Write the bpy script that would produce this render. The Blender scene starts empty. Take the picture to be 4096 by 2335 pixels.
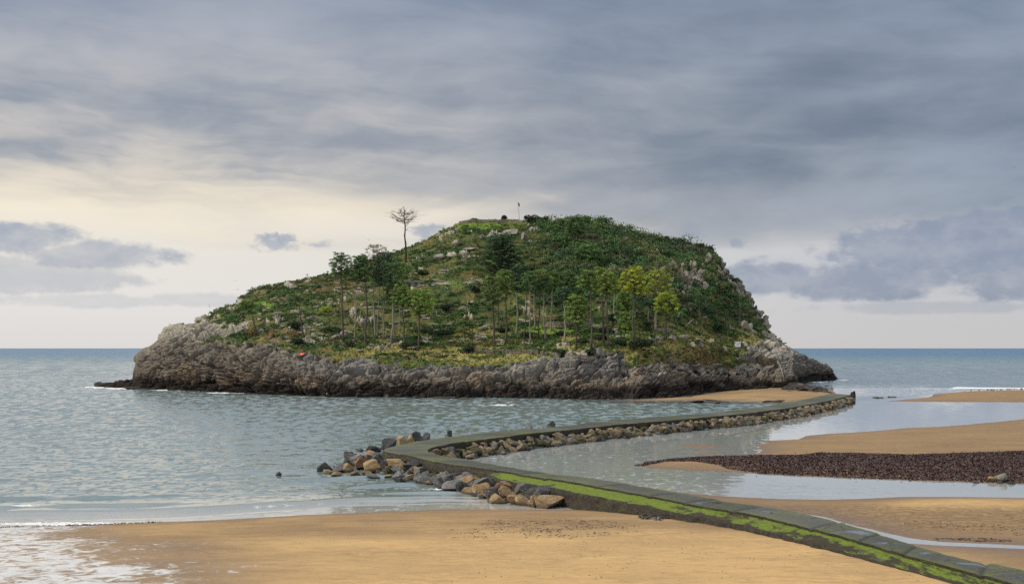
import bpy, math, random
import numpy as np
from mathutils import Vector, Matrix, Euler
random.seed(7)
RNG = np.random.default_rng(11)
SC = bpy.context.scene
COL = SC.collection
# ------------------------------------------------------------------ camera
# the photograph is 4096 px wide with its horizon at row 1392; the eye stands 12 m above the tide
F, H, HZ, CX = 4944.0, 12.0, 1392.0, 2048.0
cam = bpy.data.cameras.new('camera')
cam.sensor_width = 36.0
cam.lens = F / 4096 * 36.0
cam.shift_y = (HZ - 1167.5) / 4096
cam.clip_start, cam.clip_end = 0.5, 120000.0
camo = bpy.data.objects.new('camera', cam)
COL.objects.link(camo)
camo.location = (0, 0, H)
camo.rotation_euler = (math.radians(90), 0, 0)
SC.camera = camo
vs = SC.view_settings
SC.display_settings.display_device = 'sRGB'
vs.view_transform = 'Standard'; vs.look = 'None'; vs.gamma = 1.0; vs.exposure = 0.667
vs.use_curve_mapping = False
SC.cycles.max_bounces = 6
SC.cycles.diffuse_bounces = 2
SC.cycles.glossy_bounces = 3
SC.cycles.transparent_max_bounces = 6
SC.cycles.use_denoising = False

def gp(px, py, z=0.0):
    """ground point seen at a pixel of the photograph, at height z"""
    d = (H - z) * F / (py - HZ)
    return ((px - CX) / F * d, d, z)
def at(px, py, d):
    return ((px - CX) / F * d, d, H - (py - HZ) / F * d)
def lerp(a, b, t): return a + (b - a) * t
def sstep(a, b, x):
    t = np.clip((x - a) / (b - a), 0, 1)
    return t * t * (3 - 2 * t)

# ------------------------------------------------------------------ noise
_perm = np.random.default_rng(5).permutation(256).astype(np.int64)
_perm = np.concatenate([_perm, _perm, _perm])
_g = np.random.default_rng(6).normal(size=(256, 3)); _g /= np.linalg.norm(_g, axis=1)[:, None]
def perlin(P, seed=0):
    P = np.asarray(P, float) + seed * 17.37
    i = np.floor(P).astype(np.int64); f = P - i; i &= 255
    u = f * f * f * (f * (f * 6 - 15) + 10)
    out = np.zeros(len(P))
    for dx in (0, 1):
        wx = u[:, 0] if dx else 1 - u[:, 0]
        for dy in (0, 1):
            wy = u[:, 1] if dy else 1 - u[:, 1]
            for dz in (0, 1):
                wz = u[:, 2] if dz else 1 - u[:, 2]
                h = _perm[_perm[_perm[(i[:, 0] + dx) & 255] + ((i[:, 1] + dy) & 255)] + ((i[:, 2] + dz) & 255)]
                g = _g[h & 255]
                out += wx * wy * wz * (g[:, 0] * (f[:, 0] - dx) + g[:, 1] * (f[:, 1] - dy) + g[:, 2] * (f[:, 2] - dz))
    return out * 1.5
def fbm(P, octv=4, seed=0, gain=0.5):
    P = np.asarray(P, float); o = np.zeros(len(P)); a = 1.0; s = 0
    for k in range(octv):
        o += a * perlin(P * (2.03 ** k), seed + k); s += a; a *= gain
    return o / s * 1.3
def ridged(P, octv=4, seed=0):
    P = np.asarray(P, float); o = np.zeros(len(P)); a = 1.0; s = 0
    for k in range(octv):
        o += a * (1 - np.abs(perlin(P * (2.1 ** k), seed + k)) * 2); s += a; a *= 0.5
    return o / s
def worley(P, seed=0):
    """F1, F2 and a random number of the nearest cell"""
    P = np.asarray(P, float); i = np.floor(P).astype(np.int64)
    f1 = np.full(len(P), 9.0); f2 = f1.copy(); cid = np.zeros(len(P))
    rt = np.random.default_rng(100 + seed).random((256, 4))
    for dx in (-1, 0, 1):
        for dy in (-1, 0, 1):
            for dz in (-1, 0, 1):
                c = i + np.array([dx, dy, dz])
                h = _perm[_perm[_perm[c[:, 0] & 255] + (c[:, 1] & 255)] + (c[:, 2] & 255)] & 255
                r = rt[h]
                d = np.linalg.norm(c + r[:, :3] - P, axis=1)
                near = d < f1
                f2 = np.where(near, f1, np.minimum(f2, d))
                cid = np.where(near, r[:, 3], cid)
                f1 = np.where(near, d, f1)
    return f1, f2, cid
def v3(x, y, z=None):
    x = np.asarray(x, float)
    return np.stack([x, np.broadcast_to(y, x.shape), np.broadcast_to(0 if z is None else z, x.shape)], -1).reshape(-1, 3)

# ------------------------------------------------------------------ mesh helpers
def mesh(name, V, Fc, mat=None, smooth=False, col=None, attrs=None):
    """V (n,3), Fc (m,3|4) array or list of lists"""
    me = bpy.data.meshes.new(name)
    V = np.asarray(V, np.float32)
    if isinstance(Fc, np.ndarray):
        m, k = Fc.shape
        me.vertices.add(len(V)); me.vertices.foreach_set('co', V.ravel())
        me.loops.add(m * k); me.loops.foreach_set('vertex_index', Fc.astype(np.int32).ravel())
        me.polygons.add(m)
        me.polygons.foreach_set('loop_start', np.arange(0, m * k, k, dtype=np.int32))
        me.polygons.foreach_set('loop_total', np.full(m, k, np.int32))
        me.update(calc_edges=True)
    else:
        me.from_pydata(V.tolist(), [], [list(map(int, f)) for f in Fc]); me.update()
    if smooth: me.polygons.foreach_set('use_smooth', np.ones(len(me.polygons), bool))
    else: me.polygons.foreach_set('use_smooth', np.zeros(len(me.polygons), bool))
    if col is not None:
        c = np.ones((len(V), 4), np.float32); c[:, :3] = col
        a = me.color_attributes.new('Col', 'FLOAT_COLOR', 'POINT'); a.data.foreach_set('color', c.ravel())
    for k, v in (attrs or {}).items():
        a = me.attributes.new(k, 'FLOAT', 'POINT'); a.data.foreach_set('value', np.asarray(v, np.float32).ravel())
    if mat is not None: me.materials.append(mat)
    return me
def link(name, me, parent=None, loc=None, rot=None, scale=None):
    o = bpy.data.objects.new(name, me); COL.objects.link(o)
    if parent is not None: o.parent = parent
    if loc is not None: o.location = loc
    if rot is not None: o.rotation_euler = rot
    if scale is not None: o.scale = scale if hasattr(scale, '__len__') else (scale,) * 3
    return o
def tag(o, label=None, cat=None, group=None, kind=None):
    if label: o['label'] = label
    if cat: o['category'] = cat
    if group: o['group'] = group
    if kind: o['kind'] = kind
    return o
def empty(name, loc, label, cat, group=None, rot=None, scale=None):
    return tag(link(name, None, None, loc, rot, scale), label, cat, group)
def grid_faces(nr, nc):
    i = np.arange(nr * nc).reshape(nr, nc)
    return np.stack([i[:-1, :-1], i[:-1, 1:], i[1:, 1:], i[1:, :-1]], -1).reshape(-1, 4)

class MB:
    """collects several shapes into one mesh"""
    def __init__(s): s.v = []; s.f = []; s.c = []; s.n = 0
    def add(s, V, Fc, col=(1, 1, 1)):
        V = np.asarray(V, float)
        s.v.append(V); s.f += [[int(i) + s.n for i in f] for f in Fc]
        c = np.asarray(col, float)
        s.c.append(np.broadcast_to(c, (len(V), 3)) if c.ndim == 1 else c)
        s.n += len(V)
    def box(s, c, size, rot=0.0, col=(1, 1, 1), jit=0.0, tilt=(0, 0)):
        x, y, z = np.array(size) / 2
        V = np.array([[a, b, d] for a in (-x, x) for b in (-y, y) for d in (-z, z)])
        if jit: V = V + RNG.uniform(-jit, jit, V.shape)
        M = np.array(Euler((tilt[0], tilt[1], rot)).to_matrix())
        s.add(V @ M.T + np.array(c), [[0, 1, 3, 2], [4, 6, 7, 5], [0, 4, 5, 1], [2, 3, 7, 6], [0, 2, 6, 4], [1, 5, 7, 3]], col)
    def tube(s, pts, rad, n=7, col=(1, 1, 1), cap=True):
        pts = np.asarray(pts, float); m = len(pts)
        rad = np.broadcast_to(rad, (m,))
        V = []
        ref = np.array([0.31, 0.93, 0.17])
        for k in range(m):
            t = pts[min(k + 1, m - 1)] - pts[max(k - 1, 0)]; t /= (np.linalg.norm(t) + 1e-9)
            a = np.cross(t, ref); a /= (np.linalg.norm(a) + 1e-9); b = np.cross(t, a)
            for q in range(n):
                w = 2 * math.pi * q / n
                V.append(pts[k] + rad[k] * (math.cos(w) * a + math.sin(w) * b))
        Fc = [[k * n + q, k * n + (q + 1) % n, (k + 1) * n + (q + 1) % n, (k + 1) * n + q] for k in range(m - 1) for q in range(n)]
        if cap: Fc += [list(range(n))[::-1], [(m - 1) * n + q for q in range(n)]]
        c = np.asarray(col, float)
        if c.ndim == 2: c = np.repeat(c, n, 0)
        s.add(V, Fc, c)
    def mesh(s, name, mat, smooth=False):
        return mesh(name, np.concatenate(s.v), s.f, mat, smooth, np.concatenate(s.c))

def leaves(C, N, L, W, col, spread=0.6, rng=RNG):
    """a diamond leaf per row of C: normals N jittered, half-length L, half-width W; returns V, F, colours"""
    n = len(C)
    Nn = N + rng.normal(size=(n, 3)) * spread
    Nn /= np.linalg.norm(Nn, axis=1)[:, None] + 1e-9
    T = np.cross(Nn, rng.normal(size=(n, 3))); T /= np.linalg.norm(T, axis=1)[:, None] + 1e-9
    B = np.cross(Nn, T)
    L = np.broadcast_to(L, (n,))[:, None]; W = np.broadcast_to(W, (n,))[:, None]
    V = np.stack([C + T * L, C + B * W, C - T * L, C - B * W], 1).reshape(-1, 3)
    return V, np.arange(4 * n).reshape(n, 4), np.repeat(np.broadcast_to(col, (n, 3)), 4, 0)

# ------------------------------------------------------------------ shader expressions
class E:
    """a socket with arithmetic"""
    def __init__(s, nt, k): s.nt = nt; s.k = k
    def _m(s, op, *a, clamp=False):
        n = s.nt.nodes.new('ShaderNodeMath'); n.operation = op; n.use_clamp = clamp
        for i, q in enumerate((s,) + a):
            if isinstance(q, E): s.nt.links.new(q.k, n.inputs[i])
            else: n.inputs[i].default_value = q
        return E(s.nt, n.outputs[0])
    def __add__(s, o): return s._m('ADD', o)
    __radd__ = __add__
    def __mul__(s, o): return s._m('MULTIPLY', o)
    __rmul__ = __mul__
    def __sub__(s, o): return s._m('SUBTRACT', o)
    def __rsub__(s, o): return (s * -1.0) + o
    def __truediv__(s, o): return s._m('DIVIDE', o)
    def pow(s, o): return s._m('POWER', o)
    def abs(s): return s._m('ABSOLUTE')
    def max(s, o): return s._m('MAXIMUM', o)
    def min(s, o): return s._m('MINIMUM', o)
    def sqrt(s): return s._m('SQRT')
    def sat(s): return s._m('ADD', 0.0, clamp=True)
    def step(s, a, b, lo=0.0, hi=1.0):
        n = s.nt.nodes.new('ShaderNodeMapRange'); n.interpolation_type = 'SMOOTHSTEP'
        s.nt.links.new(s.k, n.inputs[0])
        for i, q in ((1, a), (2, b), (3, lo), (4, hi)):
            if isinstance(q, E): s.nt.links.new(q.k, n.inputs[i])
            else: n.inputs[i].default_value = q
        return E(s.nt, n.outputs[0])
class SH:
    def __init__(s, nt): s.nt = nt
    def node(s, t, **kw):
        n = s.nt.nodes.new(t)
        for k, v in kw.items(): setattr(n, k, v)
        return n
    def put(s, n, i, v):
        if isinstance(v, E): s.nt.links.new(v.k, n.inputs[i])
        elif v is not None: n.inputs[i].default_value = v
    def attr(s, name, out='Fac'):
        n = s.node('ShaderNodeAttribute', attribute_name=name); return E(s.nt, n.outputs[out])
    def pos(s): return E(s.nt, s.node('ShaderNodeNewGeometry').outputs['Position'])
    def objpos(s): return E(s.nt, s.node('ShaderNodeTexCoord').outputs['Object'])
    def xyz(s, v):
        n = s.node('ShaderNodeSeparateXYZ'); s.put(n, 0, v); return [E(s.nt, o) for o in n.outputs]
    def vec(s, x, y, z=0.0):
        n = s.node('ShaderNodeCombineXYZ')
        for i, q in enumerate((x, y, z)): s.put(n, i, q)
        return E(s.nt, n.outputs[0])
    def scale(s, v, sc):
        n = s.node('ShaderNodeVectorMath', operation='MULTIPLY'); s.put(n, 0, v); n.inputs[1].default_value = sc
        return E(s.nt, n.outputs[0])
    def noise(s, v, scale=1.0, detail=4.0, rough=0.5, dist=0.0, lac=2.0):
        n = s.node('ShaderNodeTexNoise'); s.put(n, 'Vector', v)
        s.put(n, 'Scale', scale); s.put(n, 'Detail', detail); s.put(n, 'Roughness', rough); s.put(n, 'Distortion', dist); s.put(n, 'Lacunarity', lac)
        return E(s.nt, n.outputs['Fac'])
    def voro(s, v, scale=1.0, feature='F1', out='Distance', rnd=1.0):
        n = s.node('ShaderNodeTexVoronoi', feature=feature); s.put(n, 'Vector', v); s.put(n, 'Scale', scale); s.put(n, 'Randomness', rnd)
        return E(s.nt, n.outputs[out])
    def mix(s, fac, a, b, blend='MIX'):
        n = s.node('ShaderNodeMix', data_type='RGBA', blend_type=blend)
        s.put(n, 0, fac)
        for i, q in ((6, a), (7, b)):
            if isinstance(q, E): s.nt.links.new(q.k, n.inputs[i])
            else: n.inputs[i].default_value = (*q, 1.0) if len(q) == 3 else q
        return E(s.nt, n.outputs[2])
    def ramp(s, fac, stops):
        n = s.node('ShaderNodeValToRGB'); s.put(n, 0, fac)
        el = n.color_ramp.elements
        while len(el) < len(stops): el.new(0.5)
        for e, (p, c) in zip(el, stops): e.position = p; e.color = (*c, 1.0)
        return E(s.nt, n.outputs[0])
    def bump(s, h, strength=1.0, dist=0.1, normal=None):
        n = s.node('ShaderNodeBump'); s.put(n, 'Height', h); s.put(n, 'Strength', strength); s.put(n, 'Distance', dist)
        if normal is not None: s.put(n, 'Normal', normal)
        return E(s.nt, n.outputs[0])
    def principled(s, base, rough=0.8, spec=0.5, normal=None, metallic=None, ior=None):
        n = s.node('ShaderNodeBsdfPrincipled')
        if isinstance(base, E): s.nt.links.new(base.k, n.inputs['Base Color'])
        else: n.inputs['Base Color'].default_value = (*base, 1)
        s.put(n, 'Roughness', rough); s.put(n, 'Specular IOR Level', spec); s.put(n, 'Normal', normal)
        s.put(n, 'Metallic', metallic); s.put(n, 'IOR', ior)
        return E(s.nt, n.outputs[0])
    def out(s, shader):
        n = s.node('ShaderNodeOutputMaterial'); s.nt.links.new(shader.k, n.inputs[0])
def material(name):
    m = bpy.data.materials.new(name); m.use_nodes = True
    m.node_tree.nodes.clear()
    return m, SH(m.node_tree)
def col_material(name, rough=0.8, spec=0.2, bump=None, vary=0.25, vscale=3.0, obj=False):
    """vertex-colour material with a little procedural variation and bump"""
    m, s = material(name)
    p = s.objpos() if obj else s.pos()
    c = s.attr('Col', 'Color')
    n = s.noise(p, vscale, 4, 0.6)
    k = n.step(0.3, 0.7, 1 - vary, 1 + vary)
    g = s.node('ShaderNodeVectorMath', operation='SCALE'); s.put(g, 0, c); s.put(g, 'Scale', k)
    nrm = None
    if bump: nrm = s.bump(s.noise(p, bump[0], 5, 0.65), 1.0, bump[1])
    s.out(s.principled(E(s.nt, g.outputs[0]), rough, spec, nrm))
    return m
# ------------------------------------------------------------------ sky: Nishita behind a procedural deck of cloud, and one soft sun
SUN_EL, SUN_AZ = math.radians(38), math.radians(-100)      # azimuth from the view direction, to the left and a little behind
world = bpy.data.worlds.new('World'); SC.world = world
world.use_nodes = True
world.node_tree.nodes.clear()
def build_sky():
    s = SH(world.node_tree); nt = s.nt
    d = E(nt, s.node('ShaderNodeTexCoord').outputs['Generated'])
    x, y, z = s.xyz(d)
    hr = (x * x + y * y).sqrt().max(0.001)
    az = x._m('ARCTAN2', y)                      # radians, 0 ahead, + to the right
    v = (z / hr).max(0.0)                        # tangent of the elevation
    # coordinates of the streaks: long and flat low down, looser higher up
    warp = s.noise(s.vec(az * 3.0, v * 9.0, 3.3), 1.0, 3, 0.5) - 0.5
    warp2 = s.noise(s.vec(az * 6.0, v * 16.0, 7.7), 1.0, 4, 0.55) - 0.5
    st1 = s.noise(s.vec(az * 2.6 + warp * 0.8, v * 15.0 - az * 1.6 + warp * 1.6, 1.0), 1.0, 4, 0.48)
    st2 = s.noise(s.vec(az * 6.5 + warp2 * 0.6, v * 31.0 + az * 2.2 + warp2 * 2.0, 5.0), 1.0, 5, 0.52)
    soft = s.noise(s.vec(az * 3.2, v * 8.5 - az * 0.8, 11.0), 1.0, 2, 0.5)
    # clear pale air under the deck: cream to the left, lavender grey to the right, paler towards the sea
    left = az.step(0.42, -0.30)
    lowL = s.ramp((v / 0.28).sat(), [(0.0, (0.76, 0.735, 0.715)), (0.12, (0.80, 0.775, 0.755)), (0.30, (0.84, 0.79, 0.71)), (0.42, (0.97, 0.85, 0.66)), (0.55, (0.70, 0.64, 0.56)), (1.0, (0.55, 0.57, 0.61))])
    lowR = s.ramp((v / 0.28).sat(), [(0.0, (0.60, 0.585, 0.58)), (0.12, (0.57, 0.575, 0.60)), (0.25, (0.53, 0.545, 0.60)), (0.36, (0.60, 0.58, 0.585)), (0.55, (0.42, 0.43, 0.475)), (1.0, (0.40, 0.42, 0.48))])
    low = s.mix(left, lowR, lowL)
    # deck of stratocumulus
    dark = s.mix(left, (0.132, 0.170, 0.230), (0.215, 0.260, 0.338))
    lite = s.mix(left, (0.320, 0.366, 0.445), (0.66, 0.615, 0.575))
    topl = v.step(0.17, 0.30)
    lite = s.mix(topl * 0.7, lite, (0.325, 0.385, 0.49))
    bil = s.noise(s.vec(az * 11.0 + warp * 2.0, v * 24.0 + warp2 * 1.5, 15.0), 1.0, 5, 0.55)
    dens = (st1 * 0.46 + st2 * 0.20 + soft * 0.38 + bil * 0.26)
    fil = s.noise(s.vec(az * 5.0 + warp2 * 1.2, v * 42.0 + az * 4.0 + warp2 * 1.6, 31.0), 1.0, 6, 0.58)
    dens = dens + (fil - 0.5) * 0.20
    deckc = s.mix(dens.step(0.45, 0.87), dark, lite)
    deckc = s.mix(topl * 0.30, deckc, s.mix(left, (0.205, 0.260, 0.362), (0.25, 0.305, 0.41)))
    glow = ((az + 0.17).abs() / 0.26)
    edge = v + (st1 - 0.5) * 0.13 + (st2 - 0.5) * 0.07 + warp2 * 0.03 - glow.step(1.0, 0.0) * 0.012 - az.step(-0.10, -0.42) * 0.022
    deck = edge.step(0.080, 0.128)
    # bright gaps through the deck on the left
    gap = (st1 * 0.45 + st2 * 0.30 + fil * 0.25).step(0.45, 0.60) * az.step(0.06, -0.22) * v.step(0.07, 0.10) * v.step(0.215, 0.150)
    deck = deck * (1.0 - gap * 0.78)
    sky = s.mix(deck, low, deckc)
    # low banks of cumulus under the deck: (column, row, half width, half height) in the photograph, density
    banks = [(60, 985, 260, 62, 1.0, 0), (400, 1040, 330, 62, 0.85, 0), (150, 1120, 420, 80, 0.55, 0), (1105, 978, 95, 34, 1.0, 0), (1265, 985, 72, 20, 0.9, 0),
             (1710, 945, 78, 48, 0.9, 0), (2950, 980, 52, 26, 0.75, 1), (2760, 930, 60, 40, 0.55, 1), (3090, 1120, 240, 75, 0.95, 1), (3450, 1140, 420, 85, 0.95, 1), (3620, 1010, 320, 105, 1.0, 1), (3960, 1000, 260, 150, 1.0, 1),
             (4200, 1100, 420, 140, 0.9, 1), (420, 1215, 420, 34, 0.35, 0), (800, 1205, 260, 34, 0.35, 0), (3700, 1240, 500, 32, 0.35, 1), (3850, 680, 240, 80, 0.3, 1)]
    nb = s.noise(s.vec(az * 26.0, v * 46.0, 2.0), 1.0, 6, 0.58) - 0.5
    nc = s.noise(s.vec(az * 9.0, v * 20.0, 9.0), 1.0, 3, 0.5) - 0.5
    nbs = s.noise(s.vec(az * 80.0, v * 130.0, 4.0), 1.0, 6, 0.6) - 0.5
    wx = s.noise(s.vec(az * 40.0, v * 60.0, 21.0), 1.0, 4, 0.6) - 0.5
    wy = s.noise(s.vec(az * 40.0, v * 60.0, 27.0), 1.0, 4, 0.6) - 0.5
    tot = None
    for cx, cy, rx, ry, k, w in banks:
        ca, cv = math.atan((cx - CX) / F), (HZ - cy) / F
        dx = (az - ca) / (rx / F); dy = (v - cv) / (ry / F)
        # flat below, puffed above
        if rx < 120:
            dx = dx + wx * 2.6; dy = dy + wy * 3.0
            q = (dx * dx + dy * dy).sqrt() + nbs * 2.2
            m = q.step(1.15, 0.30) * k
        else:
            q = (dx * dx + dy * dy).sqrt() + nb * 1.5 + nc * 0.9 + nbs * 0.25
            m = q.step(1.10, 0.68) * k
        tot = m if tot is None else tot.max(m)
    bankc = s.mix(left, (0.235, 0.285, 0.395), (0.34, 0.385, 0.48))
    bankc = s.mix((nb + 0.5).step(0.35, 0.7) * 0.35, bankc, low)
    sky = s.mix(tot * 0.92, sky, bankc)
    # a lens of gold where the sun nearly breaks through
    gd = ((az + 0.13) / 0.20); gv = ((v - 0.098) / 0.020)
    gold = (gd * gd + gv * gv).sqrt().step(1.3, 0.1) * st2.step(0.40, 0.62) * (1.0 - tot)
    sky = s.mix(gold * 0.75, sky, (1.0, 0.86, 0.62))
    # the overcast brightens towards the zenith, out of the frame
    zen = v.step(0.42, 1.15)
    sky = s.mix(zen, sky, (0.98, 1.02, 1.08))
    sunside = az.step(-0.5, -1.3) * az.step(-3.2, -2.2)
    sky = s.mix(sunside * zen * 0.6, sky, (1.9, 1.8, 1.6))
    # under the horizon
    ns = s.node('ShaderNodeTexSky', sky_type='NISHITA', sun_disc=False, sun_elevation=SUN_EL, sun_rotation=SUN_AZ)
    ns.air_density, ns.dust_density, ns.ozone_density = 1.0, 2.0, 1.0
    sc = s.node('ShaderNodeVectorMath', operation='SCALE'); s.put(sc, 0, sky); sc.inputs['Scale'].default_value = 6.3
    # one tenth of the clear sky shows through the cover
    fin = s.mix(0.93, E(nt, ns.outputs[0]), E(nt, sc.outputs[0]))
    bg = s.node('ShaderNodeBackground'); s.put(bg, 0, fin); bg.inputs[1].default_value = 0.1
    o = s.node('ShaderNodeOutputWorld'); nt.links.new(bg.outputs[0], o.inputs[0])
build_sky()
sun = bpy.data.lights.new('sun', 'SUN'); sun.energy = 1.5; sun.angle = math.radians(10); sun.color = (1.0, 0.92, 0.80)
suno = bpy.data.objects.new('sun', sun); COL.objects.link(suno)
sd = Vector((math.sin(SUN_AZ) * math.cos(SUN_EL), math.cos(SUN_AZ) * math.cos(SUN_EL), math.sin(SUN_EL)))
suno.rotation_euler = sd.to_track_quat('Z', 'Y').to_euler()
suno.location = sd * 500
# ------------------------------------------------------------------ causeway outline (edges of the deck, in the photograph's pixels, at deck height)
ZD = 1.6
outer_px = [(4700, 2450), (4096, 2281), (3930, 2248), (3743, 2201), (3593, 2154), (3415, 2105), (3228, 2056), (3026, 2016), (2900, 2001), (2680, 1962), (2511, 1936), (2276, 1899),
            (2140, 1885), (1975, 1858), (1811, 1830), (1735, 1815), (1706, 1806), (1703, 1797), (1722, 1788), (1764, 1778), (1905, 1759), (2093, 1736), (2281, 1717), (2455, 1699), (2709, 1678), (2964, 1655), (3167, 1629), (3320, 1601), (3402, 1579)]
inner_px = [(4500, 2545), (4096, 2343), (3930, 2300), (3743, 2248), (3556, 2199), (3392, 2152), (3181, 2096), (3026, 2058), (2900, 2036), (2746, 2011), (2605, 1983), (2417, 1950), (2299, 1929),
            (2187, 1911), (2093, 1896), (1952, 1876), (1787, 1857), (1707, 1840), (1623, 1818), (1545, 1806), (1530, 1797), (1550, 1788), (1600, 1777), (1670, 1763), (1811, 1743), (1999, 1724), (2187, 1709), (2404, 1685), (2607, 1667), (2862, 1649), (3065, 1623), (3193, 1603), (3274, 1584), (3325, 1573)]
def poly_ground(px, z): return np.array([gp(a, b, z) for a, b in px])
def resample(P, n):
    s = np.r_[0, np.cumsum(np.linalg.norm(np.diff(P, axis=0), axis=1))]
    t = np.linspace(0, s[-1], n)
    return np.stack([np.interp(t, s, P[:, k]) for k in range(P.shape[1])], 1)
def smooth_line(P, k=3):
    P = P.copy()
    for _ in range(k): P[1:-1] = 0.25 * P[:-2] + 0.5 * P[1:-1] + 0.25 * P[2:]
    return P
R_edge = poly_ground(outer_px, ZD); L_edge = poly_ground(inner_px, ZD)
# pair the edges leg by leg, through the corner
def legs(P, k, n1, n2): return np.concatenate([resample(P[:k + 1], n1), resample(P[k:], n2)[1:]])
N1, N2 = 260, 420
R_edge = smooth_line(legs(R_edge, 17, N1, N2), 6); L_edge = smooth_line(legs(L_edge, 20, N1, N2), 6)
CL = (R_edge + L_edge) / 2
def sd_poly(X, Y, poly):
    """signed distance to a closed polygon, positive inside"""
    P = np.asarray(poly)[:, :2]
    d2 = np.full(X.shape, 1e18); inside = np.zeros(X.shape, bool)
    for (x1, y1), (x2, y2) in zip(P, np.roll(P, -1, 0)):
        ex, ey = x2 - x1, y2 - y1
        t = np.clip(((X - x1) * ex + (Y - y1) * ey) / (ex * ex + ey * ey + 1e-12), 0, 1)
        d2 = np.minimum(d2, (X - x1 - t * ex) ** 2 + (Y - y1 - t * ey) ** 2)
        c = ((y1 > Y) != (y2 > Y))
        with np.errstate(divide='ignore', invalid='ignore'):
            xi = x1 + (Y - y1) * ex / np.where(ey == 0, 1e-12, ey)
        inside ^= c & (X < xi)
    d = np.sqrt(d2)
    return np.where(inside, d, -d)
def pg(px): return [gp(a, b)[:2] for a, b in px]
beach_left = pg([(-1600, 2150), (-700, 2128), (0, 2106), (400, 2097), (700, 2085), (1100, 2065), (1500, 2045), (1800, 2032), (2060, 2034), (2250, 2037), (2420, 2031), (2600, 2024), (3000, 2015), (3600, 2010), (5200, 2000)]) + [(120, 5), (120, -60), (-160, -60), (-160, 40)]
isle_beach = pg([(2500, 1602), (2560, 1598), (2700, 1591), (2790, 1580), (2850, 1568), (2900, 1556), (3100, 1552), (3330, 1556), (3350, 1580), (3290, 1592), (3180, 1606), (3080, 1607), (2950, 1604), (2820, 1600), (2700, 1602)])
bank_near = pg([(2300, 1930), (2560, 1944), (2690, 1963), (2850, 1979), (3000, 1989), (3150, 1995), (3300, 1997), (3420, 1994), (3600, 1986), (3800, 1986), (4096, 1990), (5600, 1998), (5600, 2255), (4400, 2200), (4096, 2181), (3950, 2173), (3760, 2165), (3640, 2150), (3560, 2132), (3420, 2100), (3300, 2068), (3200, 2050), (3000, 2030), (2700, 2000)])
bank_front = pg([(3500, 2180), (3640, 2172), (3760, 2180), (4096, 2193), (4400, 2210), (5600, 2290)]) + [(60, 40), (120, 20), (120, -60), (-20, -60)]
bank_mid = pg([(2540, 1862), (2594, 1847), (2687, 1835), (2812, 1826), (2950, 1824), (3005, 1816), (3045, 1809), (3056, 1800), (3030, 1792), (3040, 1787), (3006, 1780), (3081, 1770), (3046, 1763), (3194, 1756), (3219, 1741), (3312, 1734), (3512, 1722), (3625, 1711), (3750, 1706), (3875, 1697), (4096, 1675), (5600, 1590), (5600, 1975), (4062, 1932), (3906, 1928), (3687, 1922), (3281, 1906), (3031, 1894), (2925, 1887), (2719, 1879), (2590, 1871)])
bank_far = pg([(3545, 1604), (3719, 1588), (3738, 1580), (3730, 1575), (3875, 1565), (4096, 1559), (6200, 1545), (6200, 1612), (4096, 1607), (3800, 1606)])
spit = pg([(3395, 1596), (3406, 1576), (3450, 1577), (3500, 1586), (3520, 1590), (3480, 1594)])
flats = [pg(q) for q in ([(2715, 1785), (2760, 1777), (2882, 1777), (2872, 1785), (2800, 1790)], [(2745, 1800), (2860, 1797), (2885, 1800), (2860, 1806), (2780, 1806)], [(2770, 1813), (2890, 1812), (2890, 1818), (2790, 1818)])]
weed_poly = pg([(2537, 1862), (2594, 1846), (2687, 1834), (2812, 1826), (2875, 1825), (2969, 1822), (3187, 1830), (3281, 1821), (3437, 1825), (3625, 1834), (3812, 1828), (4000, 1824), (4096, 1822), (5600, 1818), (5600, 1962), (4062, 1932), (3906, 1927), (3687, 1921), (3281, 1905), (3031, 1893), (2937, 1880), (2875, 1868), (2750, 1854), (2656, 1849), (2575, 1865)])
FAR_CL = CL[::6]
def side_of_causeway(X, Y):
    """True on the seaward (left) side"""
    # the causeway's centreline closed off round the left: the area it encloses with the far right is the lagoon side
    poly = np.concatenate([CL[:, :2][::4], [[CL[-1, 0] + 8, CL[-1, 1] + 3], [150, 380], [400, 380], [400, -60], [30, -60]]])
    return sd_poly(X, Y, poly) < 0
def sand_height(X, Y):
    sh = X.shape; X = X.ravel(); Y = Y.ravel()
    n1 = fbm(v3(X * 0.09, Y * 0.09), 3, 3); n2 = fbm(v3(X * 0.5, Y * 0.5), 3, 9)
    wob = n1 * 0.9 + n2 * 0.25
    def lift(sd, hmax, L, deep=1.6, DL=14.0): return np.where(sd > 0, hmax * (1 - np.exp(-np.maximum(sd, 0) / L)), -deep * (1 - np.exp(np.minimum(sd, 0) / DL)))
    zl = lift(sd_poly(X, Y, beach_left) + wob * 0.6, 1.25, 15.0)
    zl = np.maximum(zl, lift(sd_poly(X, Y, isle_beach) + wob * 0.8, 1.1, 14.0, 1.6, 10))
    zr = lift(sd_poly(X, Y, bank_near) + wob * 0.35, 0.42, 6.0, 0.9, 6)
    zr = np.maximum(zr, lift(sd_poly(X, Y, bank_front) + wob * 0.2, 0.3, 6.0, 0.9, 6))
    zr = np.maximum(zr, lift(sd_poly(X, Y, bank_mid) + wob * 0.5, 0.50, 7.0, 0.9, 6))
    zr = np.maximum(zr, lift(sd_poly(X, Y, bank_far) + wob * 1.2, 1.0, 14.0, 1.2, 12))
    zr = np.maximum(zr, lift(sd_poly(X, Y, spit) + wob * 0.6, 0.4, 4.0, 1.2, 12))
    for q in flats: zr = np.maximum(zr, lift(sd_poly(X, Y, q) + n2 * 1.1 + n1 * 0.4, 0.16, 3.0, 0.9, 5))
    left = side_of_causeway(X, Y)
    z = np.where(left, zl, zr)
    z = z + (n1 * 0.05 + n2 * 0.03) * np.clip(np.abs(z) * 4, 0, 1)
    return z.reshape(sh)

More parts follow.
